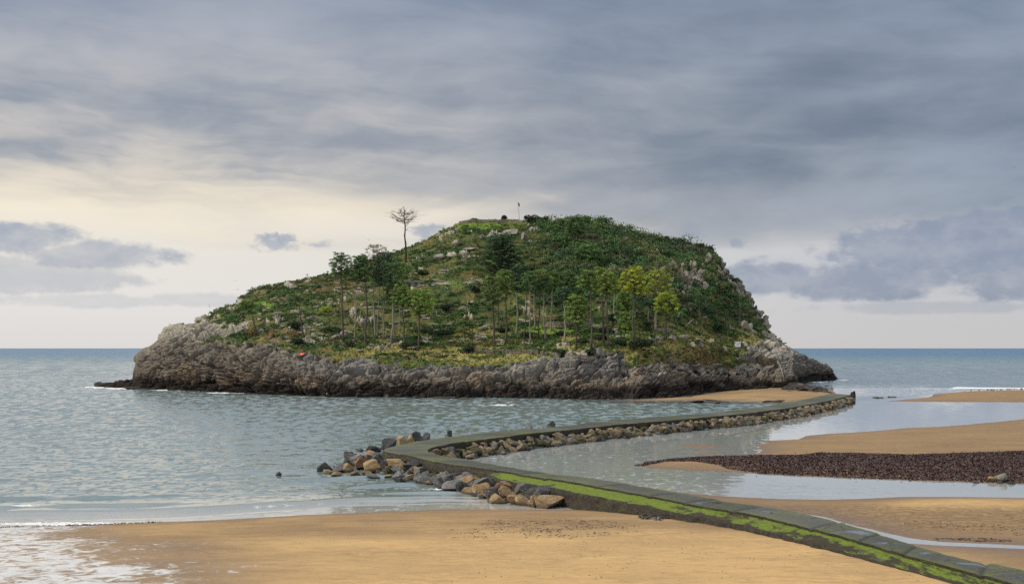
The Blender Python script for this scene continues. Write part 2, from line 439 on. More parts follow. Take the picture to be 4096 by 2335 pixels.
# ------------------------------------------------------------------ sand
cols = np.concatenate([np.linspace(-4200, -300, 60, endpoint=False), np.linspace(-300, 4400, 900, endpoint=False), np.linspace(4400, 8300, 60)])
rows = np.concatenate([np.linspace(1530, 1700, 90, endpoint=False), np.linspace(1700, 2400, 330, endpoint=False), np.linspace(2400, 4300, 70)])
Dr = H * F / (rows - HZ)
Xs = (cols[None, :] - CX) / F * Dr[:, None]; Ys = np.broadcast_to(Dr[:, None], Xs.shape)
Zs = sand_height(Xs, Ys)
def sample_sand(x, y):
    return float(sand_height(np.array([float(x)]), np.array([float(y)]))[0])
px_c = np.broadcast_to(cols[None, :], Xs.shape); px_r = np.broadcast_to(rows[:, None], Xs.shape)
nz = fbm(v3((Xs * 0.12).ravel(), (Ys * 0.12).ravel()), 3, 21).reshape(Xs.shape)
# thin film of water left lying on the flat at the left
film = sstep(620, -60, px_c - np.clip(px_r - 2110, 0, 400) * 1.5 + nz * 260) * sstep(2085, 2115, px_r)
film = np.maximum(film, 0.42 * sstep(1250, 500, px_c - np.clip(px_r - 2200, 0, 400) * 0.9 + nz * 300) * sstep(2185, 2230, px_r))
film = np.where(side_of_causeway(Xs.ravel(), Ys.ravel()).reshape(Xs.shape), film, 0)
# rippled floor of the right bank
rip = sstep(2010, 2060, px_r + nz * 30) * sstep(2150, 2120, px_r) * sstep(2700, 3000, px_c)
rip = np.maximum(rip, 0.35 * (px_r < 2000) * (px_c > 2500))
rip = np.maximum(rip, 0.30 * sstep(2100, 2160, px_r) * sstep(300, 900, px_c) * sstep(-.3, .4, nz))
# black wrack scattered on the beach
wr = sstep(0.0, 1.0, 1 - np.hypot((px_c - 2130) / 420, (px_r - 2135) / 46)) + 0.6 * sstep(0, 1, 1 - np.hypot((px_c - 3550) / 700, (px_r - 2320) / 50))
wr = wr + 0.8 * sstep(0, 1, 1 - np.hypot((px_c - 3790) / 200, (px_r - 1800) / 14)) + 0.7 * sstep(0, 1, 1 - np.hypot((px_c - 3660) / 120, (px_r - 1745) / 8)) + 0.35 * sstep(0, 1, 1 - np.hypot((px_c - 1500) / 700, (px_r - 2110) / 40))
dry = sstep(2160, 2230, px_r + nz * 40) * sstep(700, 1500, px_c) * sstep(4200, 3600, px_c) + 0.9 * sstep(0, 0.6, 1 - np.hypot((px_c - 3900) / 520, (px_r - 2025) / 50))
brn = np.where(side_of_causeway(Xs.ravel(), Ys.ravel()).reshape(Xs.shape), 0.0, 1.0) * sstep(1530, 1560, px_r)
def make_sand_material():
    m, s = material('sand')
    p = s.pos(); x, y, z = s.xyz(p)
    big = s.noise(s.scale(p, (0.10, 0.22, 1)), 1.0, 4, 0.55)
    mid = s.noise(s.scale(p, (0.7, 2.2, 1)), 1.0, 5, 0.6)
    fine = s.noise(p, 14.0, 4, 0.7)
    dryf = s.attr('dry')
    c = s.mix((big.step(0.35, 0.68) * 0.40 + dryf * 0.62 + 0.06).sat(), (0.265, 0.165, 0.074), (0.560, 0.358, 0.146))
    c = s.mix(s.attr('brown') * (1.0 - dryf) * 0.55, c, (0.235, 0.150, 0.072))
    c = s.mix(mid.step(0.48, 0.70) * 0.42, c, (0.255, 0.150, 0.066))
    c = s.mix(fine.step(0.5, 0.85) * 0.40, c, (0.17, 0.095, 0.04))
    # strands and specks of dark wrack
    w1 = s.noise(s.scale(p, (0.9, 3.4, 1)), 1.0, 6, 0.68)
    w = s.attr('wrack')
    c = s.mix((w1.step(0.47, 0.60) * w).sat() * 0.75, c, (0.045, 0.026, 0.016))
    sp = s.voro(s.scale(p, (1.0, 1.7, 1)), 1.3)
    c = s.mix(sp.step(0.10, 0.055) * s.noise(p, 0.35, 2).step(0.50, 0.62) * 0.85, c, (0.03, 0.02, 0.012))
    # wet by the water's edge
    mot = s.noise(s.scale(p, (0.30, 0.95, 1)), 1.0, 6, 0.66)
    c = s.mix(mot.step(0.46, 0.68) * (1.0 - dryf * 0.8) * 0.45, c, (0.190, 0.120, 0.058))
    wet = z.step(0.26, 0.015)
    wet = (wet + (big - 0.5) * wet * 1.2).sat()
    c = s.mix(wet * 0.62, c, (0.150, 0.090, 0.048))
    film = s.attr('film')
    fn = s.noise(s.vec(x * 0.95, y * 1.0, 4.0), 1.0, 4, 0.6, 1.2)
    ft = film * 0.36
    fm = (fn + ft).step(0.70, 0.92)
    damp = film.step(0.05, 0.5)
    c = s.mix(damp * 0.45, c, (0.22, 0.145, 0.085))
    # ripples: crests run with the tide, broken up by noise
    rp = s.attr('rip')
    rn = s.noise(s.vec(x * 0.35, y * 0.25, 3.0), 1.0, 3, 0.55); rn2 = s.noise(s.vec(x * 0.9, y * 0.5, 9.0), 1.0, 2, 0.5)
    ph = (y + x * 0.12 + rn * 5.0) * (6.283 / 1.35)
    wave = (ph._m('SINE') * 0.5 + 0.5) * rn2.step(0.30, 0.62)
    c = s.mix(wave.step(0.35, 0.0) * rp * 0.45, c, (0.150, 0.090, 0.045))
    hgt = wave * rp * 0.17 + mid * 0.095 + fine * 0.012
    hgt = hgt * (1.0 - fm * 0.98)
    nrm = s.bump(hgt, 1.0, 1.0)
    body = s.principled(c, (0.85 - wet * 0.45 - damp * 0.35).max(0.2), 0.45, nrm)
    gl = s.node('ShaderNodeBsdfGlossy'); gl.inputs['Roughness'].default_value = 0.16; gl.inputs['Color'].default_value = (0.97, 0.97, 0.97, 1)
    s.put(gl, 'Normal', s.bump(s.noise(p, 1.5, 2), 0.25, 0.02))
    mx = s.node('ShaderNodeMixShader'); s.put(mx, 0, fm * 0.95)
    fdf = s.node('ShaderNodeBsdfDiffuse'); fdf.inputs['Color'].default_value = (0.8, 0.8, 0.78, 1); m0 = s.node('ShaderNodeMixShader'); m0.inputs[0].default_value = 0.5; s.nt.links.new(gl.outputs[0], m0.inputs[1]); s.nt.links.new(fdf.outputs[0], m0.inputs[2])  # plain white diffuse whitens the film, painting in a brighter sky reflection
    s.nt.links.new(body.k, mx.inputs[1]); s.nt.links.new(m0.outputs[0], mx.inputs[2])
    s.out(E(s.nt, mx.outputs[0]))
    return m
M_sand = make_sand_material()
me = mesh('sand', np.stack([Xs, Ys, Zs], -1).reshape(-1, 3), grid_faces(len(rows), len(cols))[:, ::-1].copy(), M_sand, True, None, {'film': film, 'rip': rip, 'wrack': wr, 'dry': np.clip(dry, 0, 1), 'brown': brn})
tag(link('sand', me), 'golden tidal sand of the beach, banks and flats', 'sand', None, 'structure')
del nz
# ------------------------------------------------------------------ sea and lagoon: one sheet of water out to the horizon
wrows = np.concatenate([[HZ + H * F / 90000.0, HZ + H * F / 40000.0], np.linspace(1394.2, 1500, 70, endpoint=False), np.linspace(1500, 1600, 90, endpoint=False), np.linspace(1600, 1960, 240, endpoint=False), np.linspace(1960, 2120, 190, endpoint=False), np.linspace(2120, 2600, 60)])
wcols = np.concatenate([np.linspace(-6000, -300, 60, endpoint=False), np.linspace(-300, 4400, 800, endpoint=False), np.linspace(4400, 10000, 60)])
Dw = H * F / (wrows - HZ)
Xw = (wcols[None, :] - CX) / F * Dw[:, None]; Yw = np.broadcast_to(Dw[:, None], Xw.shape).copy()
pc = np.broadcast_to(wcols[None, :], Xw.shape); pr = np.broadcast_to(wrows[:, None], Xw.shape)
near = Yw < 520
bed = np.full(Xw.shape, -3.0); bed[near] = sand_height(Xw[near], Yw[near])
seaward = np.ones(Xw.shape, bool); seaward[near] = side_of_causeway(Xw[near], Yw[near])
seaward |= (pr < 1574)
# how lively the surface is: open sea 1, lee of the causeway and the shallows calm
lively = np.where(seaward, 1.0, 0.16)
lag = ~seaward
lively = np.where(lag, 0.03 + 0.12 * sstep(3200, 2300, pc) + 0.06 * sstep(1900, 1960, pr), lively)
lively = np.where(seaward & (pr > 1540) & (pc > 3200), 0.25, lively)
shal = sstep(-1.45, -0.75, bed)
lively = lively * (1 - 0.90 * shal * seaward) * (1 - 0.35 * sstep(1700, 1950, pr) * seaward)
# low breakers running in along the left beach and on the far bar
sdl = np.full(Xw.shape, -99.0)
k = near & seaward & (pr > 1850); sdl[k] = sd_poly(Xw[k], Yw[k], beach_left)
nX = fbm(v3((Xw * 0.05).ravel(), (Yw * 0.05).ravel()), 3, 31).reshape(Xw.shape)
nS = fbm(v3((Xw * 0.16).ravel(), (Yw * 0.05).ravel()), 2, 37).reshape(Xw.shape)
wave = np.zeros(Xw.shape); foam = np.zeros(Xw.shape)
for off, amp, wid, sd_ in ((-1.6, 0.07, 0.25, 8), (-3.4, 0.11, 0.30, 1), (-5.4, 0.15, 0.40, 2), (-7.4, 0.10, 0.3, 3), (-10.5, 0.20, 0.55, 4), (-16.0, 0.24, 0.8, 5), (-22.0, 0.20, 0.8, 6), (-31.0, 0.26, 1.0, 7)):
    t = (sdl - off + nX * (2.0 - off * 0.05))
    gate = sstep(-0.05, 0.30, fbm(v3((Xw * (0.10 if off < -8 else 0.035)).ravel(), np.full(Xw.size, sd_ * 3.3)), 2, 50 + sd_).reshape(Xw.shape) + (0.38 if off > -8 else 0.0))
    prof = np.where(t > 0, np.exp(-(t / (wid * 0.6)) ** 2), np.exp(-(t / (wid * 1.8)) ** 2))
    gate = gate * sstep(2300, 1500, pc)
    wave += amp * prof * gate
    if off > -10: foam = np.maximum(foam, 0.55 * gate * np.exp(-((t - wid * 0.7) / 0.5) ** 2) * (0.5 + nS))
# broken foam at the edge of the beach, round the rocks of the island and on the far bar
foam = np.maximum(foam, np.where(seaward & near, 0.55 * sstep(-0.10, -0.01, bed) * (pr > 1900) * (0.55 + 1.1 * nS), 0))
bar = np.exp(-((pr - 1551 - (pc - 3800) * 0.006) / 2.6) ** 2) * sstep(3790, 3830, pc) + 0.6 * np.exp(-((pr - 1554) / 1.2) ** 2) * sstep(3600, 3660, pc) * sstep(3850, 3800, pc)
foam = np.maximum(foam, bar * 1.2)
swash = 0.5 * sstep(1541, 1552, pr) * sstep(1600, 1580, pr) * sstep(3330, 3420, pc) * seaward
wave += 0.6 * np.exp(-((pr - 1547) / 1.6) ** 2) * sstep(3680, 3740, pc) * near
for cxp, ryp, wx in ((3640, 1541, 150), (3560, 1548, 90), (3900, 1545, 200)):
    wave += 0.35 * np.exp(-((pr - ryp) / 1.5) ** 2) * np.exp(-((pc - cxp) / wx) ** 2)
# chop that is big enough to be shape rather than texture
ch = np.zeros(Xw.shape); kk = Yw < 900
xs, ys = Xw[kk], Yw[kk]
c0 = ridged(v3(xs * 0.11, ys * 0.26), 2, 61) - 0.55
c1 = fbm(v3(xs * 0.30, ys * 0.60), 2, 63)
c2 = ridged(v3(xs * 0.30, ys * 0.34), 2, 67)
ch[kk] = 0.10 * c0 + 0.03 * c1 + 0.34 * np.clip(c2 - 0.45, 0, 1) ** 1.5 + 0.5 * np.clip(c0 - 0.12, 0, 1) ** 1.6
Zw = wave + ch * lively * np.clip(1 - (Yw - 60) / 900, 0.2, 1)
Zw = np.where(bed > -0.25, Zw * 0.25, Zw)
def foam_add(px, py, rx, ry, k, seed):
    global foam
    m = (np.abs(pc - px) < rx * 2.2) & (np.abs(pr - py) < ry * 3)
    n = fbm(v3(pc[m] * 0.05, pr[m] * 0.25), 3, seed)
    foam[m] = np.maximum(foam[m], k * sstep(1.25, 0.4, np.hypot((pc[m] - px) / rx, (pr[m] - py) / ry) + n * 0.9))
for q in ((400, 1549, 70, 5, 1, 1), (460, 1535, 40, 10, .8, 2), (500, 1553, 90, 4, 1, 3), (640, 1560, 60, 3, .7, 4), (735, 1557, 34, 6, 1, 5), (700, 1560, 60, 3, .9, 6), (900, 1571, 90, 3, .8, 7), (1050, 1566, 16, 4, .9, 8),
          (1240, 1585, 70, 3, .5, 9), (1250, 1598, 60, 2, .3, 10), (1600, 1600, 120, 2, .35, 11), (1990, 1620, 90, 4, .7, 12), (1880, 1619, 26, 3, .6, 13), (3370, 1520, 30, 2.5, .9, 14), (3260, 1527, 60, 3, .8, 15), (3480, 1553, 200, 3, .35, 16),
          (1240, 1905, 90, 8, .35, 18), (1800, 1955, 120, 5, .9, 19), (90, 2022, 60, 6, 1.0, 20), (1500, 1980, 420, 4, .34, 21), (900, 2004, 500, 4, .30, 22), (260, 2094, 420, 9, .75, 25), (750, 2080, 300, 5, .45, 26), (2640, 1607, 30, 2, .5, 23), (2860, 1610, 120, 2.5, .4, 24)):
    foam_add(*q)
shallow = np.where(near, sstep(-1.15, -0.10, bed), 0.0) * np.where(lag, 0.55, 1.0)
def make_water_material():
    m, s = material('water')
    p = s.pos(); x, y, z = s.xyz(p)
    lv = s.attr('lively'); sh = s.attr('shallow'); fo = s.attr('foam')
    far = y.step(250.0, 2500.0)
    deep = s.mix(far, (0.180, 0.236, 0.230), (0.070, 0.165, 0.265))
    patch = s.noise(s.scale(p, (0.012, 0.03, 1)), 1.0, 4, 0.55)
    deep = s.mix(patch.step(0.35, 0.7) * 0.5 * (1.0 - far), deep, (0.185, 0.258, 0.245))
    deep = s.mix(s.attr('sky_pale') * 0.8, deep, (0.44, 0.475, 0.475))  # pale sky reflection painted into the calm channel's body colour
    c = s.mix(sh * 0.85, deep, (0.50, 0.475, 0.435))  # bright sky on the near-shore water, painted into its body colour
    # wave faces: steep little fronts leaning towards the shore, three sizes by distance, over a gentle swell
    f1 = s.noise(s.scale(p, (1.25, 0.58, 1)), 1.0, 3, 0.55, 0.4); f2 = s.noise(s.scale(p, (0.60, 0.20, 1)), 1.0, 3, 0.55, 0.4); f3 = s.noise(s.scale(p, (0.13, 0.026, 1)), 1.0, 4, 0.6)
    k1 = y.step(250.0, 120.0); k3 = y.step(330.0, 900.0)
    k2 = ((1.0 - k1) * (1.0 - k3)).sat()
    gust = s.noise(s.scale(p, (0.02, 0.035, 1)), 1.0, 3, 0.55).step(0.30, 0.68, 0.55, 1.25)
    face = f1.step(0.52, 0.70) * k1 + f2.step(0.42, 0.74) * k2 + f3.step(0.46, 0.68) * k3
    sw = s.noise(s.scale(p, (0.22, 0.30, 1)), 1.0, 3, 0.5) - 0.5; sx = s.noise(s.vec(x * 0.5, y * 0.3, 8.0), 1.0, 3, 0.5) - 0.5
    sl = face * gust * lv * 0.75 + sw * lv * 0.24 + lv * 0.03
    nv_ = s.vec(sx * lv * 0.25, sl * -1.0, 1.0)
    gn = s.node('ShaderNodeNewGeometry')
    ad = s.node('ShaderNodeVectorMath', operation='ADD'); s.put(ad, 0, nv_); s.nt.links.new(gn.outputs['Normal'], ad.inputs[1])
    nm = s.node('ShaderNodeVectorMath', operation='NORMALIZE'); s.nt.links.new(ad.outputs[0], nm.inputs[0])
    nrm = E(s.nt, nm.outputs[0])
    fz = s.node('ShaderNodeFresnel'); fz.inputs['IOR'].default_value = 1.34; s.put(fz, 'Normal', nrm)
    fr = E(s.nt, fz.outputs[0])
    gl = s.node('ShaderNodeBsdfGlossy'); gl.inputs['Color'].default_value = (0.97, 0.985, 1.0, 1)
    s.put(gl, 'Roughness', (lv * 0.12 + 0.03)); s.put(gl, 'Normal', nrm)
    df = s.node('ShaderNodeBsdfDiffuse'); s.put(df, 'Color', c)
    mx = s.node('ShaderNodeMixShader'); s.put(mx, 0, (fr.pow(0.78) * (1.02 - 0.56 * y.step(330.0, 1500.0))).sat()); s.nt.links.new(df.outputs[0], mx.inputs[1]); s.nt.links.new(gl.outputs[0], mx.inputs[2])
    # foam, broken into threads
    fn = s.noise(s.scale(p, (0.9, 2.4, 1)), 1.0, 6, 0.7)
    fm = (fo * 0.75 + fn).step(0.86, 1.06) * fo.step(0.02, 0.2)
    fd = s.node('ShaderNodeBsdfDiffuse'); fd.inputs['Color'].default_value = (0.80, 0.81, 0.80, 1)
    m2 = s.node('ShaderNodeMixShader'); s.put(m2, 0, fm * 0.92); s.nt.links.new(mx.outputs[0], m2.inputs[1]); s.nt.links.new(fd.outputs[0], m2.inputs[2])
    s.out(E(s.nt, m2.outputs[0]))
    return m
M_water = make_water_material()
me = mesh('water', np.stack([Xw, Yw, Zw], -1).reshape(-1, 3), grid_faces(len(wrows), len(wcols))[:, ::-1].copy(), M_water, True, None, {'lively': lively, 'shallow': shallow, 'foam': np.maximum(foam, swash), 'sky_pale': lag * 1.0})
tag(link('water', me), 'choppy blue green sea with calm tidal channel behind the causeway', 'water', None, 'structure')
# ------------------------------------------------------------------ causeway
def make_causeway_materials():
    m1, s = material('wet_concrete')
    p = s.pos(); x, y, z = s.xyz(p)
    n = s.noise(p, 0.5, 5, 0.6); f = s.noise(p, 5.0, 5, 0.65); b = s.noise(s.scale(p, (1, 1, 1)), 0.16, 3, 0.5)
    e = s.attr('edge')                                                    # 0 along the middle, 1 at either edge
    base = s.mix(f.step(0.3, 0.7), (0.040, 0.039, 0.029), (0.092, 0.090, 0.072))
    alg = (n.step(0.42, 0.62) * 0.55 + e * 0.95 + b.step(0.45, 0.62) * 0.5 - 0.18).sat()
    c = s.mix(alg * 0.85, base, s_alg(s, f))
    c = s.mix(s.noise(p, 1.7, 4, 0.7).step(0.60, 0.70) * 0.6, c, (0.035, 0.033, 0.024))
    # joints between the poured bays
    al = s.attr('along')
    tone = s.attr('tone')
    c = s.mix((tone - 0.5).abs() * 0.9, c, s.mix(tone.step(0.4, 0.6), (0.030, 0.032, 0.020), (0.125, 0.120, 0.098)))
    c = s.mix(s.attr('gap') * 0.85, c, (0.014, 0.013, 0.010))
    ck = s.voro(s.scale(p, (0.35, 0.35, 0.35)), 1.0, 'DISTANCE_TO_EDGE')
    c = s.mix((ck + (f - 0.5) * 0.05).step(0.022, 0.006) * n.step(0.45, 0.55) * 0.8, c, (0.016, 0.015, 0.011))
    pud = s.noise(s.scale(p, (0.45, 0.45, 1)), 1.0, 4, 0.6).step(0.60, 0.66) * (1.0 - e) * al.step(75.0, 40.0)
    nrm = s.bump((f * 0.05 + n * 0.04) * (1.0 - pud), 1.0, 0.8)
    gl = s.node('ShaderNodeBsdfGlossy'); gl.inputs['Roughness'].default_value = 0.05
    body = s.principled(c, 0.55, 0.4, nrm)
    mx = s.node('ShaderNodeMixShader'); s.put(mx, 0, pud * 0.72); s.nt.links.new(body.k, mx.inputs[1]); s.nt.links.new(gl.outputs[0], mx.inputs[2])
    s.out(E(s.nt, mx.outputs[0]))
    m2, s = material('algae_slope')
    p = s.pos(); a = s.attr('across'); al = s.attr('along')
    f = s.noise(p, 4.0, 5, 0.65); st = s.noise(s.vec(al * 0.8, a * 1.6 + al * 0.1, 0.0), 1.0, 5, 0.62)
    st2 = s.noise(s.vec(al * 0.16, a * 0.5, 5.0), 1.0, 3, 0.5)
    g = s.mix(f.step(0.3, 0.7), (0.090, 0.130, 0.008), (0.172, 0.222, 0.012))
    g = s.mix(s.noise(p, 11.0, 3, 0.6).step(0.5, 0.75) * 0.5, g, (0.045, 0.075, 0.008))
    dk = (st * 1.25 + a * 0.24 + st2 * 0.85 - 0.33 - s.attr('lush') * 0.42).step(0.69, 0.86)
    c = s.mix(dk * 0.92, g, (0.030, 0.016, 0.012))
    c = s.mix(s.noise(p, 0.9, 4, 0.6).step(0.60, 0.68) * 0.5, c, (0.10, 0.10, 0.055))
    s.out(s.principled(c, 0.7, 0.3, s.bump(f * 0.12 + st * 0.12, 1.0, 0.7)))
    m3, s = material('weedy_wall')
    p = s.pos(); x, y, z = s.xyz(p)
    f = s.noise(p, 3.0, 6, 0.7); g = s.noise(s.scale(p, (0.5, 0.5, 2.0)), 1.0, 4, 0.6)
    c = s.mix(f.step(0.35, 0.7), (0.020, 0.015, 0.011), (0.062, 0.050, 0.034))
    c = s.mix(g.step(0.52, 0.68) * 0.7, c, (0.065, 0.080, 0.014))
    s.out(s.principled(c, 0.65, 0.35, s.bump(f * 0.25, 1.0, 0.7)))
    return m1, m2, m3
def s_alg(s, f): return s.mix(f.step(0.3, 0.75), (0.078, 0.092, 0.012), (0.155, 0.165, 0.024))
M_deck, M_algae, M_wall = make_causeway_materials()
n_st = len(CL)
along = np.r_[0, np.cumsum(np.linalg.norm(np.diff(CL[:, :2], axis=0), axis=1))]
across_v = (L_edge - R_edge); wdt = np.linalg.norm(across_v, axis=1)
nv = across_v / wdt[:, None]                                         # unit vector from the lagoon edge to the seaward edge
cw = empty('causeway', (float(CL[200, 0]), float(CL[200, 1]), 0), 'low concrete causeway curving from the beach to the island', 'causeway')
base_off = np.array([CL[200, 0], CL[200, 1], 0])
jr = fbm(v3(along * 0.8, 0.0, 3.0), 4, 71) * 0.16; jl = fbm(v3(along * 0.9, 0.0, 9.0), 4, 73) * 0.17
# the first leg is broken: its lagoon edge is chipped in steps
step_r = (worley(v3(along * 0.16, 0.5, 0.5), 4)[2] - 0.5) * 0.5 * sstep(95, 60, along)
bay = np.floor(along / 5.6 + 0.25 * np.sin(along * .31)).astype(int); _br = np.random.default_rng(19).random((400, 3))
bay_t = _br[bay % 400]
fadeb = sstep(150, 60, along)
jr = jr + (bay_t[:, 0] - .5) * .34 * (0.35 + 0.65 * fadeb); jl = jl + (bay_t[:, 1] - .5) * .22 * (0.35 + 0.65 * fadeb)
bay_z = (bay_t[:, 2] - .5) * .13 * (0.3 + 0.7 * fadeb)
edge_gap = np.r_[False, bay[1:] != bay[:-1]]
K = 9
V = []; ed = []; alg_ = []
for k in range(K):
    t = k / (K - 1)
    off = (jr + step_r) * (1 - t) - jl * t
    Q = R_edge * (1 - t) + L_edge * t + nv * off[:, None]
    Q[:, 2] = ZD + bay_z - 0.05 * edge_gap + 0.05 * math.sin(math.pi * t) + 0.03 * fbm(v3(Q[:, 0] * 0.7, Q[:, 1] * 0.7), 3, 77)
    V.append(Q); ed.append(np.full(n_st, abs(2 * t - 1) ** 2)); alg_.append(along)
V = np.stack(V, 1); ed = np.stack(ed, 1); alg_ = np.stack(alg_, 1)
def strip(name, rows_, mat, attrs=None, sel=slice(None), smooth=True, flip=False):
    P = np.stack(rows_, 1)[sel] - base_off
    f = grid_faces(P.shape[0], P.shape[1])
    if flip: f = f[:, ::-1].copy()
    at_ = {k_: np.stack(v_, 1)[sel] for k_, v_ in (attrs or {}).items()}
    return link(name, mesh(name, P.reshape(-1, 3), f, mat, smooth, None, at_), cw)
# deck with its rounded seaward kerb drop and lagoon drop closed in: rows run lagoon foot -> deck -> seaward foot
rowsV = [V[:, k] for k in range(K)]
strip('deck', rowsV, M_deck, {'edge': [ed[:, k] for k in range(K)], 'along': [along] * K, 'tone': [_br[(bay + 7) % 400, 1]] * K, 'gap': [edge_gap * 1.0] * K})
def drop(Q, dz, out, nvk, rough, seed):
    D = Q.copy(); D[:, 2] -= dz
    D += nvk * (out + rough * fbm(v3(along * 1.3, dz * 3, seed), 3, int(seed)))[:, None]
    return D
# lagoon-side wall
Rq = V[:, 0]
wl = [Rq, drop(Rq, 0.06, -0.02 + 0 * along, nv, 0.03, 3)] + [drop(Rq, h_, -0.04 - 0.02 * h_ + 0 * along, nv, 0.10, 4) for h_ in (0.3, 0.6, 0.9, 1.3, 1.8, 2.6)]
strip('side_wall', wl, M_wall)
# seaward side: a step, a sloping apron of algae and a wall to the sand on the first leg; a plain wall on the far leg
Lq = V[:, -1]
stp = 0.15
Lpx = CX + L_edge[:, 0] / L_edge[:, 1] * F
near_leg = np.where(np.arange(n_st) < N1 + 10, sstep(1850, 2120, Lpx), 0.0)                  # 1 on the leg that comes ashore
# width of the apron, from the photograph
aw = 1.75 * near_leg + 0.12 * fbm(v3(along * 0.35, 1.0, 1.0), 3, 81)
aw = np.clip(aw, 0.02, None)
w1 = [Lq, drop(Lq, 0.05, 0.01 + 0 * along, nv, 0.02, 5), drop(Lq, stp, 0.0 + 0 * along, nv, 0.03, 6)]
strip('step_wall', w1, M_wall, flip=False)
A = []
for k in range(8):
    t = k / 7
    Q = w1[-1] + nv * (aw * t)[:, None]; Q[:, 2] -= (0.16 * t + 0.05 * t * t) * near_leg
    Q[:, 2] += 0.06 * fbm(v3(Q[:, 0] * 0.9, Q[:, 1] * 0.9), 3, 85) * (t > 0) * near_leg
    if k == 7: Q += nv * (0.10 * fbm(v3(along * 0.9, 2.0, 2.0), 4, 87) * near_leg)[:, None]
    A.append(Q)
lush = np.clip(sstep(1990, 2080, Lpx) - 0.75 * sstep(52, 40, along) , -1.2, 1)
lush = np.where((Lpx < 1990) | (np.arange(n_st) > N1), -1.6, lush)
strip('algae_slope', A, M_algae, {'across': [np.full(n_st, k / 7.0) for k in range(8)], 'along': [along] * 8, 'lush': [lush] * 8})
e_ = A[-1]
fw = [e_, drop(e_, 0.06, 0.02 + 0 * along, nv, 0.05, 7)] + [drop(e_, h_, 0.05 + 0.10 * h_ + 0 * along, nv, 0.18, 8) for h_ in (0.25, 0.5, 0.8, 1.2, 1.8, 2.4)]
strip('outer_wall', fw, M_wall)
# end faces of the deck on the island side
endp = np.stack([V[-1, 0], V[-1, -1], V[-1, -1] - [0, 0, 2.2], V[-1, 0] - [0, 0, 2.2]]) - base_off
link('end_wall', mesh('end_wall', endp, np.array([[0, 1, 2, 3]]), M_wall), cw)
# ------------------------------------------------------------------ island: profile curves per bearing, front shore -> ridge -> back shore
def curve(pts): 
    a = np.array(pts, float); return lambda u: np.interp(u, a[:, 0], a[:, 1])
sil = curve([(420, 1552), (450, 1543), (500, 1528), (532, 1518), (538, 1480), (545, 1440), (560, 1408), (600, 1388), (640, 1370), (646, 1335), (660, 1312), (695, 1300), (780, 1294), (790, 1282), (850, 1258), (870, 1242), (930, 1222), (970, 1185), (1010, 1160), (1080, 1142), (1150, 1128), (1240, 1112), (1310, 1097), (1400, 1076), (1500, 1040), (1560, 1014), (1600, 1003), (1640, 986), (1700, 957), (1760, 926), (1800, 908), (1845, 886), (1880, 876), (1900, 872), (1925, 879), (1960, 876), (2010, 880), (2080, 877), (2130, 882), (2200, 888), (2290, 890), (2400, 896), (2480, 920), (2560, 945), (2620, 957), (2680, 972), (2750, 980), (2800, 987), (2845, 995), (2866, 1022), (2880, 1062), (2930, 1104), (2945, 1135), (3000, 1192), (3014, 1226), (3060, 1290), (3100, 1335), (3150, 1382), (3190, 1400), (3250, 1432), (3300, 1460), (3325, 1478), (3338, 1500), (3350, 1519)])
y0c = curve([(420, 1549), (560, 1556), (850, 1566), (1150, 1582), (1300, 1587), (1600, 1590), (2000, 1592), (2300, 1596), (2550, 1597), (2700, 1587), (2900, 1566), (3100, 1563), (3170, 1560), (3205, 1545), (3225, 1529), (3260, 1526), (3350, 1521)])
ddB = curve([(420, .6), (560, 3), (900, 4), (1600, 6), (2300, 8), (2500, 14), (2900, 14), (3100, 10), (3210, 4), (3350, 3)])
yB = curve([(420, 1547), (536, 1530), (552, 1478), (700, 1440), (900, 1452), (1200, 1495), (1600, 1515), (2000, 1518), (2300, 1512), (2450, 1500), (2800, 1500), (3000, 1505), (3100, 1510), (3205, 1505), (3300, 1500), (3350, 1519)])
ddC = curve([(420, 1.2), (536, 4), (600, 8), (900, 14), (1300, 14), (2300, 14), (2500, 22), (2900, 24), (3100, 22), (3210, 8), (3350, 5)])
yC = curve([(420, 1546), (534, 1524), (548, 1450), (600, 1396), (640, 1378), (700, 1352), (800, 1348), (1000, 1372), (1200, 1402), (1400, 1440), (1600, 1455), (1900, 1458), (2100, 1452), (2300, 1432), (2420, 1405), (2600, 1395), (2800, 1385), (2950, 1392), (3050, 1412), (3150, 1440), (3250, 1466), (3310, 1480), (3350, 1519)])
ddD = curve([(420, 1.8), (536, 6), (600, 12), (900, 34), (1300, 44), (2000, 50), (2600, 50), (2900, 44), (3100, 34), (3210, 12), (3350, 8)])
yD = curve([(420, 1545), (534, 1520), (548, 1425), (600, 1391), (640, 1374), (660, 1322), (700, 1312), (900, 1285), (1200, 1290), (1600, 1320), (2000, 1308), (2400, 1305), (2700, 1330), (2900, 1335), (3000, 1350), (3100, 1385), (3200, 1432), (3300, 1468), (3350, 1519)])
dE = curve([(420, 394), (640, 402), (1000, 405), (1500, 420), (2000, 430), (2800, 440), (3100, 455), (3210, 462), (3350, 484)])
U = np.concatenate([np.linspace(420, 3350, 1340)])
d0 = H * F / (y0c(U) - HZ)
zof = lambda y, d: H - (y - HZ) / F * d
dB = d0 + ddB(U); dC = d0 + ddC(U); dD = d0 + ddD(U); dEE = np.maximum(dE(U), dD + 6)
ctl_d = np.stack([d0 - 4, d0, dB, dC, dD, (dD * .5 + dEE * .5), dEE, dEE + 9, dEE + 40, dEE + 95], 1)
zE = zof(sil(U) + 16 * sstep(2990, 3120, U) * sstep(3350, 3300, U), dEE); zD_ = zof(yD(U), dD)
zmid = lerp(zD_, zE, 0.56)
ctl_z = np.stack([np.full(len(U), -2.5), np.full(len(U), -0.2), zof(yB(U), dB), zof(yC(U), dC), zD_, zmid, zE, zE - 0.6 - 0.03 * zE, zE * 0.62, np.full(len(U), -3.0)], 1)
NR = [10, 70, 70, 60, 60, 60, 14, 16, 16]
